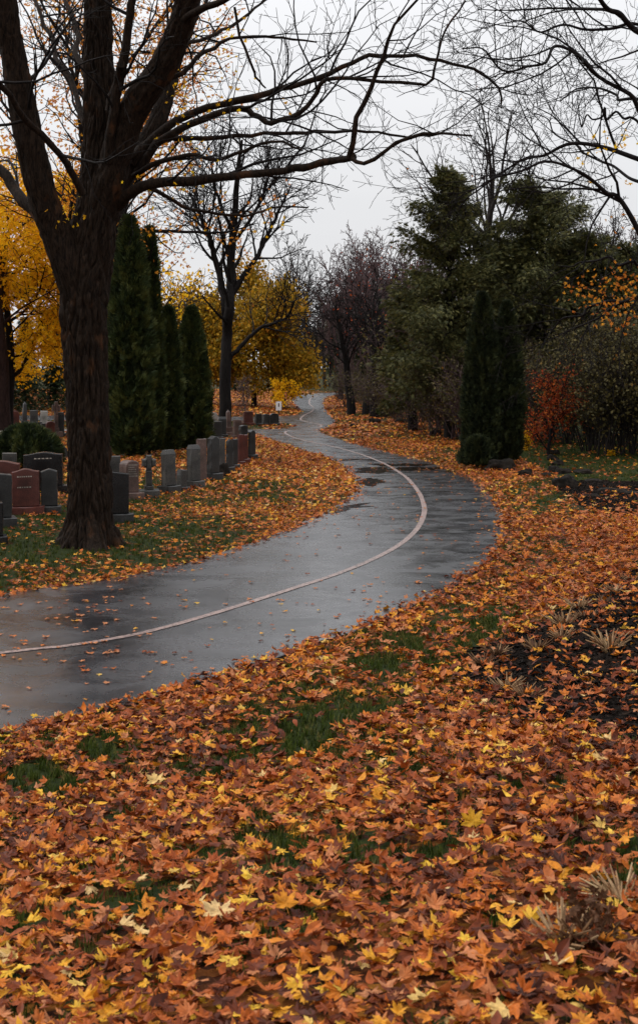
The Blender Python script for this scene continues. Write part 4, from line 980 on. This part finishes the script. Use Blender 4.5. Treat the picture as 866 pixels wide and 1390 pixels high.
# thickets of bare shrubs and woods behind
def thicket_proto(sd, leaf):
    rs = np.random.default_rng(sd); root = empty('thicket_shrub', (0, 0, 0), 'x', 'shrub'); out, tips = [], []
    Q = P_(seg=[.3, .25, .2, .15, .1], L=[2.6, 1.5, .8, .4, .2], n=[7, 6, 5, 0], max=3, t0=[.1, .1, .1, .1], ang=[.5, .6, .7, .7], rr=.007, rmin=.0055, short=.3, up=[.02, .03, .02, 0], wig=[.1, .15, .2, .2])
    for k in range(13):
        a = k * 2.4; grow(out, np.array([math.cos(a) * .3, math.sin(a) * .3, -.05]) * rs.random(), np.array([math.cos(a) * .55 * rs.random(), math.sin(a) * .55 * rs.random(), 1]), 2.5 * (.7 + .4 * rs.random()), .022, 0, Q, rs, tips)
    mb = MB()
    for pts, rad, lvl in out: tube(mb, pts, rad, 4 if lvl == 0 else 3, cap=False)
    mb.build('branches', M['bark_purple'] if leaf is None else M['bark_grey'], root)
    foliage(root, tips, 2, .10, .085, leaf or M['brush'], rs, TQ, keep=.55 if leaf is None else .9)
    return root
def set_first(root, loc, rz, s, sz, label, group, name=None):
    root.location = loc; root.rotation_euler = (0, 0, rz); root.scale = (s, s, sz); root['label'] = label; root['group'] = group
th1 = thicket_proto(60, M['brush']); th2 = thicket_proto(61, None)
R2 = random.Random(9)
spots = [(800, 613, 470), (826, 618, 462), (858, 617, 455), (892, 617, 450), (930, 620, 440), (770, 603, 480), (810, 604, 440), (845, 605, 430), (880, 605, 430), (980, 620, 430), (905, 604, 430)]
first = True
for (px, pyb, pyt) in spots:
    p = at(px, pyb); s = (pyb - pyt) * p.y / F / 2.9
    if first: set_first(th1, p, 1, s * 1.0, s, 'dense brown twiggy shrub in the thicket behind the lawn at right', 'thicket shrubs behind the lawn at right'); first = False; th1g = th1['group']
    else: copy_thing(th1, p, R2.random() * 6.28, s)
first = True
for (px, pyb, pyt) in [(585, 592, 520), (620, 596, 500), (560, 580, 500), (640, 600, 490), (540, 572, 500), (600, 583, 470), (650, 590, 450), (700, 596, 480), (575, 574, 460), (520, 566, 495), (632, 582, 430), (725, 600, 500), (470, 553, 500), (500, 560, 505)]:
    p = at(px, pyb); s = (pyb - pyt) * p.y / F / 2.9
    if first: set_first(th2, p, 1, s * 1.25, s, 'dull purple brown undergrowth bush below the cedars beyond the bend', 'undergrowth below the cedars'); first = False
    else: copy_thing(th2, p, R2.random() * 6.28, s * 1.2, sz=s)

for k in range(22):
    d = 165 + 90 * R2.random(); px = 392 + 7 * k + R2.random() * 8; x = (px - CX) * d / F
    if 395 < px < 470: d = 230 + 30 * R2.random(); x = (px - CX) * d / F
    copy_thing(th2, (x, d, h1(x, d)), R2.random() * 6.28, 2.2 + R2.random(), sz=1.6 + .8 * R2.random(), label='far brown undergrowth bush closing the view beyond the path end')
def wood_proto(sd, bark, leaf=None, **kw):
    rs = np.random.default_rng(sd); root = empty('woodland_tree', (0, 0, 0), 'x', 'tree'); out, tips = [], []
    Q = P_(n=[13, 8, 7, 5, 0], ang=[.65, .6, .65, .7], rmin=.014, up=[.02, .07, .06, .04, 0], t0=[.22, .15, .1, .1], **kw)
    grow(out, np.array([0, 0, -.2]), np.array([rs.normal(0, .05), 0, 1]), 8.6, .2, 0, Q, rs, tips)
    mesh_branches(out, bark, root)
    if leaf: foliage(root, tips, 1, .2, .16, leaf[0], rs, TQ, keep=leaf[1])
    return root
wp = [wood_proto(70, M['bark_purple']), wood_proto(71, M['bark_grey']), wood_proto(72, M['bark_purple'], (M['red'], .05)), wood_proto(73, M['bark_dark'], (M['brush'], .5))]
# (px, distance, top py, prototype)
woods = [(478, 88, 315, 0), (462, 105, 330, 0), (505, 80, 322, 2), (528, 84, 335, 2), (545, 72, 330, 0), (500, 110, 345, 1), (441, 150, 385, 1), (560, 95, 320, 0), (590, 90, 300, 0),
         (485, 135, 350, 1), (448, 190, 420, 3), (520, 120, 340, 0), (660, 80, 320, 0), (700, 75, 300, 0), (735, 70, 290, 1), (780, 72, 285, 0), (820, 66, 275, 1), (860, 70, 290, 0), (900, 66, 280, 1), (940, 70, 270, 0),
         (630, 100, 340, 0), (680, 110, 340, 1), (760, 100, 330, 0), (840, 100, 330, 1), (912, 100, 330, 0), (396, 130, 330, 1), (412, 150, 360, 1), (372, 160, 380, 1), (430, 230, 440, 3), (407, 220, 430, 3), (455, 240, 425, 3),
         (470, 160, 400, 3), (495, 170, 400, 3), (530, 150, 380, 3), (560, 140, 380, 3), (600, 130, 370, 3), (650, 125, 370, 3), (710, 120, 360, 3), (770, 120, 360, 3), (830, 115, 360, 3), (890, 115, 360, 3), (950, 115, 360, 3)]
wl = {0: 'bare mauve twigged tree in the wood right of the path', 1: 'bare grey twigged tree of the wood, without leaves', 2: 'bare tree with last dull red leaves behind the bend', 3: 'dark brown leaved tree at the back of the wood'}
used = set()
for (px, d, pyt, k) in woods:
    x = (px - CX) * d / F; g = h1(x, d); h = (HY - pyt) * d / F + ZC - g; s = h / 10.4
    sx = s * .95
    if k not in used:
        used.add(k); set_first(wp[k], (x, d, g), 0.3, sx, s, wl[k], 'woodland trees behind the path')
    else: copy_thing(wp[k], (x, d, g), R2.random() * 6.28, sx, sz=s)
for k in range(26):
    d = 260 + 150 * R2.random(); px = 250 + 20 * k + R2.random() * 12; x = (px - CX) * d / F; s = (1.0 + .5 * R2.random())
    copy_thing(wp[3 if k % 3 else 2], (x, d, h1(x, d)), R2.random() * 6.28, s * 1.5, sz=s)
# dark evergreens closing the view
def dark_proto():
    rs = np.random.default_rng(90); root = empty('spruce_tree', (0, 0, 0), 'x', 'conifer')
    tk = MB(); tube(tk, [(0, 0, -.2), (0, 0, 5), (0, 0, 9.8)], [.2, .12, .02], 8); tk.build('trunk', M['bark_dark'], root)
    cr = MB(); P = []; T = []
    for k in range(150):
        t = .04 + .95 * k / 150; L = 2.3 * (1 - t) ** .8 * (.7 + .5 * rs.random()) + .1; a = k * 2.4
        for j_ in range(46):
            u = rs.random() ** .7; P.append([math.cos(a) * L * u + rs.normal(0, .16), math.sin(a) * L * u + rs.normal(0, .16), 10 * t - .35 * L * u * u + rs.normal(0, .1)]); T.append([math.cos(a), math.sin(a), -.3])
    P = np.array(P); T = np.array(T) + rs.normal(0, .45, P.shape); n = len(P)
    sc_ = MB(); nr = rs.normal(0, .5, (n, 3)) + [0, 0, 1]
    scatter(sc_, P, nr, np.arctan2(T[:, 1], T[:, 0]) - PI / 2, .42 * (.6 + .6 * rs.random(n)), TS, rs.random(n) * .8)
    sc_.build('crown', M['evergreen'], root, smooth=False); return root
sp = dark_proto(); first = True
for (px, d, pyt) in [(-40, 72, 420), (-5, 78, 400), (35, 74, 430), (75, 76, 425), (115, 80, 430), (150, 78, 420), (-80, 70, 410), (500, 96, 420), (515, 90, 440), (560, 110, 400), (610, 84, 400), (660, 92, 390), (720, 84, 390), (790, 82, 380), (850, 80, 390), (905, 84, 370), (960, 80, 380), (585, 76, 440), (690, 68, 430), (765, 64, 440), (826, 62, 440), (885, 60, 430), (455, 210, 455), (418, 250, 470), (480, 180, 440), (190, 85, 440), (230, 90, 450), (275, 120, 470), (320, 130, 470)]:
    x = (px - CX) * d / F; g = h1(x, d); s = ((HY - pyt) * d / F + ZC - g) / 10.0
    lab = 'dark evergreen closing the far side of the cemetery at left' if px < 340 else 'dark evergreen among the bare trees at the back of the wood'
    if first: set_first(sp, (x, d, g), 0, s, s, lab, 'dark evergreens at the back'); first = False
    else: copy_thing(sp, (x, d, g), R2.random() * 6.28, s, label=lab)
# near trunks of the wood beyond the bend
for (px, pyb, pyt, sd, lb) in [(497, 563, 330, 81, 'dark trunked tree at the foot of the wood, nearest the far bend'), (477, 563, 350, 82, 'leaning dark tree left of the thick trunk by the far bend'), (512, 566, 360, 83, 'thick dark trunk beside the spreading yew')]:
    deciduous('bare_tree', lb, 'tree', px, pyb, pyt, P_(n=[12, 8, 6, 4, 0], ang=[.7, .65, .7, .7], rmin=.013, up=[.02, .05, .05, .03, 0], t0=[.35, .15, .1, .1]), M['bark_dark'], sd, r0=.36 if sd == 83 else .24, lean=(-.12 if sd == 82 else .02, 0),
              fol=dict(per=1, spread=.15, size=.13, mat=M['red'], tmpl=TQ, keep=.03))
# dark trunk at the far left edge
deciduous('bare_tree', 'reddish brown trunk at the left border behind the headstones', 'tree', 8, 596, 200, P_(n=[9, 7, 5, 0], max=3, t0=[.45, .15, .1, .1]), M['bark_brown'], 84, r0=.26)

# ------------------------------------------------------------------ rocks
def rock(px, py, wpx, hpx, label, sd, name='boulder', flat=1.0, cat='rock', group=None):
    p = at(px, py); ppm = F / p.y; rx = wpx / ppm / 2; hz = hpx / ppm
    bm_n, bm_m = 28, 14; V = []; rs = random.Random(sd)
    for i_ in range(bm_m + 1):
        ph = PI / 2 * (1 - i_ / bm_m) if True else 0
        for k in range(bm_n):
            a = k * 2 * PI / bm_n; q = Vector((math.cos(a) * math.cos(ph), math.sin(a) * math.cos(ph), math.sin(ph)))
            f = 1 + .35 * mn.noise(q * 1.3 + Vector((sd, 0, 0))) + .14 * mn.noise(q * 4 + Vector((0, sd, 0)))
            e = .8
            V.append((rx * f * math.copysign(abs(q.x) ** e, q.x), rx * .75 * flat * f * math.copysign(abs(q.y) ** e, q.y), hz * f * (abs(q.z) ** .7) - .06 * hz))
    mb = MB(); mb.add(V, [[i_ * bm_n + k, (i_ + 1) * bm_n + k, (i_ + 1) * bm_n + (k + 1) % bm_n, i_ * bm_n + (k + 1) % bm_n] for i_ in range(bm_m) for k in range(bm_n)])
    o = mb.build(name, M['rock'], smooth=True); o.location = p; o.rotation_euler = (0, 0, rs.random() * .6 - .3); return tag(o, label, cat, group)
rock(767, 663, 34, 18, 'smooth dark boulder on the leafy verge right of the path', 3)
rock(679, 638, 42, 15, 'brown boulder lying against the foot of the junipers', 5)
rock(714, 646, 22, 9, 'flat dark rock between the juniper boulder and the smooth boulder', 7)
Gk = 'low dark edging stones beside the right lawn'
for k, (px, py, w_, h_) in enumerate([(752, 617, 14, 6), (750, 625, 16, 7), (757, 632, 18, 7), (752, 640, 18, 7), (764, 643, 22, 7), (790, 643, 24, 6), (805, 655, 22, 5), (742, 647, 15, 5), (830, 668, 36, 6), (800, 676, 30, 5), (855, 672, 30, 6)]):
    rock(px, py, w_, h_, 'low dark edging stone beside the green lawn at right', 20 + k, 'edging_stone', group=Gk)
for k, (px, py, w_, h_, lb) in enumerate([(508, 574, 18, 6, 'flat stone on the leafy bank under the dark trunks'), (478, 580, 8, 5, 'small pale stone on the leafy verge beside the far bend'), (591, 590, 16, 7, 'dark stone at the edge of the undergrowth below the cedars'), (548, 573, 28, 4, 'long low dark stone right of the flat stone on the bank')]):
    rock(px, py, w_, h_, lb, 40 + k, 'field_stone')

# ------------------------------------------------------------------ headstones
def extrude_outline(mb, out2, t, z0=0, y0=0, rough=0, sd=0, taper=0.0, bev=.012):
    """outline in x,z extruded along y with a small chamfer"""
    O = np.array(out2, float); n = len(O); c = O.mean(0)
    def lay(y, ins):
        v = O.copy(); d = c - v; l = np.linalg.norm(d, axis=1)[:, None]; v = v + d / l * ins
        V = np.column_stack([v[:, 0], np.full(n, y), v[:, 1] + z0])
        return V
    L = [lay(-t / 2, bev), lay(-t / 2 + bev, 0)]
    m = 5
    for k in range(1, m): L.append(lay(-t / 2 + bev + (t - 2 * bev) * k / m, 0))
    L += [lay(t / 2 - bev, 0), lay(t / 2, bev)]
    V = np.vstack(L); V[:, 1] += y0
    if rough:
        for i_ in range(n, len(V) - n):
            q = mn.noise(Vector(V[i_]) * 9 + Vector((sd, 0, 0))); V[i_, 0] += q * rough; V[i_, 2] += q * rough * .5 * (V[i_, 2] > z0 + .1)
    Fc = []
    for r in range(len(L) - 1):
        for k in range(n): Fc.append([r * n + k, r * n + (k + 1) % n, (r + 1) * n + (k + 1) % n, (r + 1) * n + k])
    mb.add(V, Fc)
    for lay_i, rev in ((0, True), (len(L) - 1, False)):
        tri = tessellate_polygon([[Vector((p[0], p[1], 0)) for p in O]])
        T = np.array(tri) + lay_i * n; mb.add(V, T if not rev else T[:, ::-1])
def box(mb, x, y, z, w, d, h, bev=.015, rough=0, sd=0):
    k = 8; out2 = [(-w / 2, 0)] + [(-w / 2 + (w) * i_ / k, 0) for i_ in range(1, k)] + [(w / 2, 0), (w / 2, h * .5), (w / 2, h)] + [(w / 2 - w * i_ / k, h) for i_ in range(1, k)] + [(-w / 2, h), (-w / 2, h * .5)]
    b = MB(); extrude_outline(b, out2, d, rough=rough, sd=sd, bev=bev)
    fq = list(b.Fq); ft = list(b.Ft); allV = np.concatenate(b.V) + np.array([x, y, z])
    base = mb.n; mb.V.append(allV); mb.R.append(np.full(len(allV), .5)); mb.n += len(allV)
    mb.Fq += [f + base for f in fq]; mb.Ft += [f + base for f in ft]
def outline(kind, w, h):
    n = 18; xs = np.linspace(w / 2, -w / 2, n)
    if kind == 'flat': top = [(x, h) for x in xs]
    elif kind == 'serp': top = [(x, h * (1 - .075) + h * .075 * (math.cos(x / (w / 2) * PI) * .5 + .5)) for x in xs]
    elif kind == 'arch': top = [(x, h - w * .28 * (1 - math.sqrt(max(0, 1 - (x / (w / 2)) ** 2)))) for x in xs]
    elif kind == 'gable': top = [(x, h - abs(x) / (w / 2) * h * .08) for x in xs]
    elif kind == 'slant': top = [(x, h - (x / w + .5) * h * .06) for x in xs]
    m = 8
    left = [(-w / 2, h * .9 * (1 - k / m)) for k in range(1, m)]; right = [(w / 2, h * .9 * k / m) for k in range(1, m)]
    return [(-w / 2, 0), (0, 0), (w / 2, 0)] + right + top + left
def stone(px0, px1, pyt, pyb, kind, mat, label, yaw=0, thick=.18, base=True, wide=None, group='headstones of the cemetery', text=None, name='headstone', rough=.012, basemat=None, sd=0):
    """px0..px1 apparent width, pyb where the foot stands"""
    p = at((px0 + px1) / 2, pyb); ppm = F / p.y; H_ = (pyb - pyt) / ppm
    vis = (px1 - px0) / ppm; cy, sy = math.cos(yaw), abs(math.sin(yaw))
    if wide:
        f = vis / (wide * cy + thick * sy); w = wide * f; thick = thick * f
    else: w = max(.25, (vis - thick * sy) / max(cy, .2))
    root = empty(name, p, label, 'headstone', group, rz=yaw)
    lr = random.Random(int(px0 * 7 + pyt)); root.rotation_euler = (lr.gauss(0, .012), lr.gauss(0, .018), yaw)
    bh = min(.2, H_ * .16) if base else 0
    bmx = M[basemat or mat]
    if base:
        b = MB(); box(b, 0, 0, -.10, w * 1.22 + .05, thick * 1.7 + .04, bh + .10, rough=.012, sd=sd); b.build('base', bmx, root, smooth=False)
    s = MB()
    if kind == 'cross':
        hw = w
        box(s, 0, 0, bh + .001, w * .62, thick * 1.15, H_ * .10); box(s, 0, 0, bh + H_ * .10 + .002, w * .42, thick * .9, H_ * .36)
        box(s, 0, 0, bh + H_ * .46 + .003, w * .36, thick * .8, H_ * .52 - bh, sd=3)
        for sg in (-1, 1): box(s, sg * w * .33, 0, bh + H_ * .56, w * .30, thick * .78, H_ * .17)
        ring = MB(); a = np.linspace(0, 2 * PI, 29); Pq = np.column_stack([np.cos(a) * w * .34, np.zeros(29), np.sin(a) * w * .34 + bh + H_ * .645]); tube(s, Pq, np.full(29, w * .07), 6)
    elif kind == 'obelisk':
        box(s, 0, 0, bh + .001, w * .95, w * .95, H_ * .18)
        t0_, t1_ = w * .36, w * .24; z0, z1, z2 = bh + H_ * .18 + .002, H_ * .90, H_
        V = [(x * t0_, y * t0_, z0) for x, y in ((-1, -1), (1, -1), (1, 1), (-1, 1))] + [(x * t1_, y * t1_, z1) for x, y in ((-1, -1), (1, -1), (1, 1), (-1, 1))] + [(0, 0, z2)]
        s.add(V, [[0, 1, 5, 4], [1, 2, 6, 5], [2, 3, 7, 6], [3, 0, 4, 7], [3, 2, 1, 0]]); s.add(V, [[4, 5, 8], [5, 6, 8], [6, 7, 8], [7, 4, 8]])
    elif kind == 'pillar':
        box(s, 0, 0, bh + .001, w, thick, H_ - bh - .08 - .001, rough=rough, sd=sd); 
        V = [(x * w * .5, y * thick * .5, H_ - .08) for x, y in ((-1, -1), (1, -1), (1, 1), (-1, 1))] + [(x * w * .42, y * thick * .3, H_) for x, y in ((-1, -1), (1, -1), (1, 1), (-1, 1))]
        s.add(V, [[0, 1, 5, 4], [1, 2, 6, 5], [2, 3, 7, 6], [3, 0, 4, 7], [4, 5, 6, 7]])
    else:
        extrude_outline(s, outline(kind, w, H_ - bh), thick, z0=bh + .001, rough=rough, sd=sd)
    body = s.build('slab', M[mat], root, smooth=False)
    if text:
        t = MB(); rs = random.Random(int(px0)); zt, zb, n, sc = text
        for k in range(n):
            z = bh + (H_ - bh) * (zt - (zt - zb) * k / max(1, n - 1)); x = -w * sc; lw = .35 + .6 * rs.random()
            while x < w * sc * (lw if k else .9):
                g = w * (.03 + .05 * rs.random()); hh = .018
                t.add([(x, -thick / 2 - .003, z), (x + g, -thick / 2 - .003, z), (x + g, -thick / 2 - .003, z + hh), (x, -thick / 2 - .003, z + hh)], [[0, 1, 2, 3]])
                x += g + w * .03
        t.build('inscription', M['letter'], body, smooth=False)
    return root
R_ = math.radians
# cluster at the left border
stone(-22, 5, 683, 737, 'flat', 'granite_black', 'black headstone cut by the left border, nearest of all', yaw=R_(15), thick=.2, sd=1)
stone(-24, 18, 641, 714, 'slant', 'granite_dark', 'tall weathered grey headstone at the left border in front of the red ones', yaw=R_(20), thick=.25, sd=2)
stone(18, 56, 637, 698, 'serp', 'granite_red', 'polished red granite headstone with gently curved top', yaw=R_(8), thick=.2, text=(.78, .5, 2, .3), sd=3)
stone(56, 80, 637, 697, 'gable', 'granite_dark', 'narrow dark grey headstone touching the curved red one', yaw=R_(10), thick=.2, sd=4)
stone(-20, 27, 626, 686, 'serp', 'granite_red', 'red headstone half hidden behind the curved red granite one', yaw=R_(8), thick=.2, sd=5)
stone(34, 87, 614, 668, 'serp', 'granite_black', 'wide black headstone between the red ones and the big trunk', yaw=R_(5), thick=.22, text=(.80, .72, 1, .22), sd=6)
stone(5, 20, 615, 660, 'flat', 'granite_grey', 'small grey headstone top peeping over the red ones', yaw=R_(10), thick=.2, sd=7)
# just right of the big trunk
stone(148, 176, 640, 708, 'slant', 'granite_black', 'black headstone half behind the right side of the big trunk', yaw=R_(22), thick=.16, basemat='granite_dark', sd=8)
stone(148, 160, 619, 668, 'flat', 'granite_grey', 'narrow grey headstone behind the black one at the trunk', yaw=R_(10), thick=.16, sd=9)
stone(163, 187, 625, 676, 'arch', 'granite_brown', 'brown pink headstone with lines of lettering beside the stone cross', yaw=R_(38), thick=.26, text=(.85, .5, 6, .36), sd=10)
stone(192, 213, 617, 674, 'cross', 'granite_grey', 'short grey stone cross on a stepped plinth', yaw=R_(12), thick=.19, name='stone_cross', sd=11)
stone(220, 240, 611, 669, 'pillar', 'granite_grey', 'grey rock faced pillar stone right of the cross', yaw=R_(52), thick=.2, wide=.34, basemat='granite_dark', rough=.03, sd=12)
stone(239, 254, 638, 665, 'flat', 'granite_grey', 'lowest stubby grey stone between two grey pillars', yaw=R_(45), thick=.22, wide=.22, basemat='granite_dark', rough=.02, sd=13)
stone(254, 273, 604, 662, 'pillar', 'granite_grey', 'grey pillar stone on a wide base right of the stubby stone', yaw=R_(50), thick=.22, wide=.36, rough=.03, sd=14)
stone(267, 281, 596, 655, 'flat', 'granite_brown', 'thin tall brown grey slab just behind the second grey pillar', yaw=R_(50), thick=.12, wide=.34, base=False, sd=15)
stone(281, 298, 592, 652, 'gable', 'granite_dark', 'dark square topped headstone in the middle of the row', yaw=R_(52), thick=.24, wide=.40, rough=.02, sd=16)
stone(296, 306, 595, 645, 'flat', 'granite_grey', 'slim grey slab right of the dark square topped stone', yaw=R_(50), thick=.14, wide=.3, sd=17)
stone(307, 316, 596, 641, 'gable', 'granite_dark', 'first of two slim charcoal slabs beyond the slim grey one', yaw=R_(54), thick=.16, wide=.36, sd=18)
stone(314, 323, 596, 637, 'flat', 'granite_dark', 'second of two slim charcoal slabs before the red ones', yaw=R_(54), thick=.16, wide=.36, sd=19)
stone(321, 330, 590, 633, 'flat', 'granite_red', 'nearer of two slim red slabs near the end of the row', yaw=R_(55), thick=.16, wide=.36, sd=20)
stone(329, 337, 590, 629, 'flat', 'granite_red', 'farther of two slim red slabs near the end of the row', yaw=R_(55), thick=.16, wide=.36, sd=21)
stone(337, 347, 584, 624, 'gable', 'granite_dark', 'last dark headstone at the path end of the row', yaw=R_(55), thick=.18, wide=.42, sd=22)
rock(304, 646, 17, 17, 'rough grey rock leaning in front of the slim grey slab', 55, 'rough_rock')
# second rank behind the row
k = 30
for (a, b, t, bt, kd, mt, lb) in [(276, 284, 566, 596, 'flat', 'granite_grey', 'grey headstone left of the white lipped one behind the row'), (283, 296, 560, 590, 'arch', 'granite_pale', 'pale topped grey headstone left of the forked tree'), (290, 300, 572, 596, 'flat', 'granite_dark', 'small dark headstone in front of the pale topped one'),
                                  (318, 326, 570, 595, 'flat', 'granite_brown', 'brown headstone right of the forked trunk'), (326, 335, 577, 600, 'gable', 'granite_dark', 'low charcoal headstone behind the red slabs'), (330, 344, 559, 577, 'flat', 'granite_red', 'low reddish stone at the left end of the far roadside group'),
                                  (346, 355, 562, 577, 'flat', 'granite_dark', 'dark low stone second in the far roadside group'), (355, 366, 562, 577, 'gable', 'granite_grey', 'grey low stone third in the far roadside group'), (366, 379, 561, 577, 'arch', 'granite_dark', 'rounded dark stone at the road end of the far roadside group'),
                                  (308, 313, 556, 592, 'obelisk', 'granite_brown', 'slender brown obelisk beside the forked trunk'), (299, 305, 566, 594, 'pillar', 'granite_dark', 'dark pillar just left of the forked trunk'),
                                  (13, 27, 558, 584, 'arch', 'granite_red', 'reddish arched headstone far back at left'), (28, 39, 545, 585, 'obelisk', 'granite_dark', 'dark obelisk tallest of the far left group'), (41, 53, 557, 583, 'flat', 'granite_grey', 'square grey headstone right of the far obelisk'),
                                  (54, 65, 558, 583, 'flat', 'granite_pale', 'pale grey headstone in the middle of the far left group'), (72, 81, 545, 594, 'cross', 'granite_brown', 'tall brown cross monument in the far left group'), (77, 87, 560, 593, 'pillar', 'granite_dark', 'dark pillar touching the tall brown cross'),
                                  (38, 47, 578, 597, 'flat', 'granite_brown', 'small brown headstone with lit top behind the bush'), (48, 54, 573, 596, 'flat', 'granite_dark', 'small dark headstone left of the round topped pair behind the bush'), (55, 64, 575, 597, 'arch', 'granite_dark', 'small round topped dark headstone behind the bush'),
                                  (65, 72, 572, 598, 'arch', 'granite_red', 'small round topped red headstone behind the bush'), (2, 14, 585, 606, 'flat', 'granite_pale', 'pale square headstone behind the left side of the bush'), (8, 13, 563, 586, 'flat', 'granite_grey', 'thin grey headstone left of the reddish arched one'),
                                  (77, 90, 606, 622, 'arch', 'granite_dark', 'low dark headstone between the bush and the big trunk')]:
    stone(a, b, t, bt, kd, mt, lb, yaw=R_(12 + (k * 7) % 20), thick=.2, sd=k, name='obelisk' if kd == 'obelisk' else ('stone_cross' if kd == 'cross' else 'headstone')); k += 1
for kx, (px, py) in enumerate([(441, 526), (447, 525), (434, 527), (455, 524.5)]):
    stone(px - 1.5, px + 1.5, py - 5, py, 'arch', 'granite_dark', 'tiny dark headstone on the far green lawn past the road end', thick=.2, sd=60 + kx, wide=.7, group='far headstones on the green lawn')

# ------------------------------------------------------------------ sign
def sign():
    p = at(378.5, 561); ppm = F / p.y
    root = empty('path_sign', p, 'small white sign on a dark post beside the far junction', 'sign')
    b = MB(); box(b, 0, -.05, .14, 7.5 / ppm, .03, 12 / ppm, bev=.004); b.build('sign_board', M['sign_white'], root, smooth=False)
    b = MB(); box(b, 0, 0, -.05, .09, .06, 18 / ppm, bev=.006); b.build('post', M['sign_post'], root, smooth=False)
    b = MB(); box(b, 0, -.068, .16 + 4.4 / ppm, .05, .004, 5 / ppm, bev=.001); b.build('mark', M['sign_post'], root, smooth=False)
sign()

# ------------------------------------------------------------------ camera, light, sky
cam = bpy.data.cameras.new('camera'); co = bpy.data.objects.new('camera', cam); col.objects.link(co)
co.location = (0, 0, ZC); co.rotation_euler = (PI / 2, 0, 0)
cam.sensor_fit = 'VERTICAL'; cam.sensor_height = 36; cam.lens = 36 * F / DIM; cam.shift_y = -(DIM / 2 - HY) / DIM
cam.clip_start = .1; cam.clip_end = 6000
scene.camera = co
cam.dof.use_dof = True; cam.dof.focus_distance = 19; cam.dof.aperture_fstop = 8
SE, SR = R_(42), R_(-70)
sl = bpy.data.lights.new('sun', 'SUN'); sl.energy = 1.1; sl.angle = R_(14); sl.color = (1, .97, .93)
so = bpy.data.objects.new('sun', sl); col.objects.link(so)
dirv = Vector((math.sin(SR) * math.cos(SE), math.cos(SR) * math.cos(SE), math.sin(SE)))
so.rotation_euler = dirv.to_track_quat('Z', 'Y').to_euler()
w = bpy.data.worlds.new('World'); scene.world = w; w.use_nodes = True; t = w.node_tree; t.nodes.clear()
out = t.nodes.new('ShaderNodeOutputWorld'); bg = t.nodes.new('ShaderNodeBackground'); bg.inputs['Strength'].default_value = .1
sk = t.nodes.new('ShaderNodeTexSky'); sk.sky_type = 'NISHITA'; sk.sun_disc = False; sk.sun_elevation = SE; sk.sun_rotation = SR; sk.air_density = 1; sk.dust_density = 3
tc = t.nodes.new('ShaderNodeTexCoord'); mp = t.nodes.new('ShaderNodeMapping'); mp.inputs['Scale'].default_value = (1, 1, 2.5); t.links.new(tc.outputs['Generated'], mp.inputs[0])
ns = noise_n(t, mp.outputs[0], 2.2, 5, .55, .5)
cr = ramp(t, [(.3, (8.0, 8.05, 8.25)), (.7, (9.0, 9.0, 9.15))]); t.links.new(ns.outputs['Fac'], cr.inputs['Fac'])
mx = mix(t, .94, sk.outputs[0], cr.outputs[0])
sx = t.nodes.new('ShaderNodeSeparateXYZ'); t.links.new(tc.outputs['Generated'], sx.inputs[0])
zz = t.nodes.new('ShaderNodeMapRange'); zz.inputs['From Min'].default_value = .12; zz.inputs['From Max'].default_value = 1; zz.inputs['To Min'].default_value = 1; zz.inputs['To Max'].default_value = 2.1
t.links.new(sx.outputs['Z'], zz.inputs['Value'])
mx = mix(t, 1.0, mx, zz.outputs[0], 'MULTIPLY'); t.links.new(mx, bg.inputs['Color']); t.links.new(bg.outputs[0], out.inputs[0])

vs = scene.view_settings; vs.view_transform = 'Standard'; vs.look = 'None'; vs.exposure = 0; vs.gamma = 1; vs.use_curve_mapping = False
scene.render.engine = 'CYCLES'
scene.cycles.max_bounces = 5; scene.cycles.diffuse_bounces = 2; scene.cycles.glossy_bounces = 2; scene.cycles.transmission_bounces = 2; scene.cycles.transparent_max_bounces = 4
scene.cycles.use_denoising = True
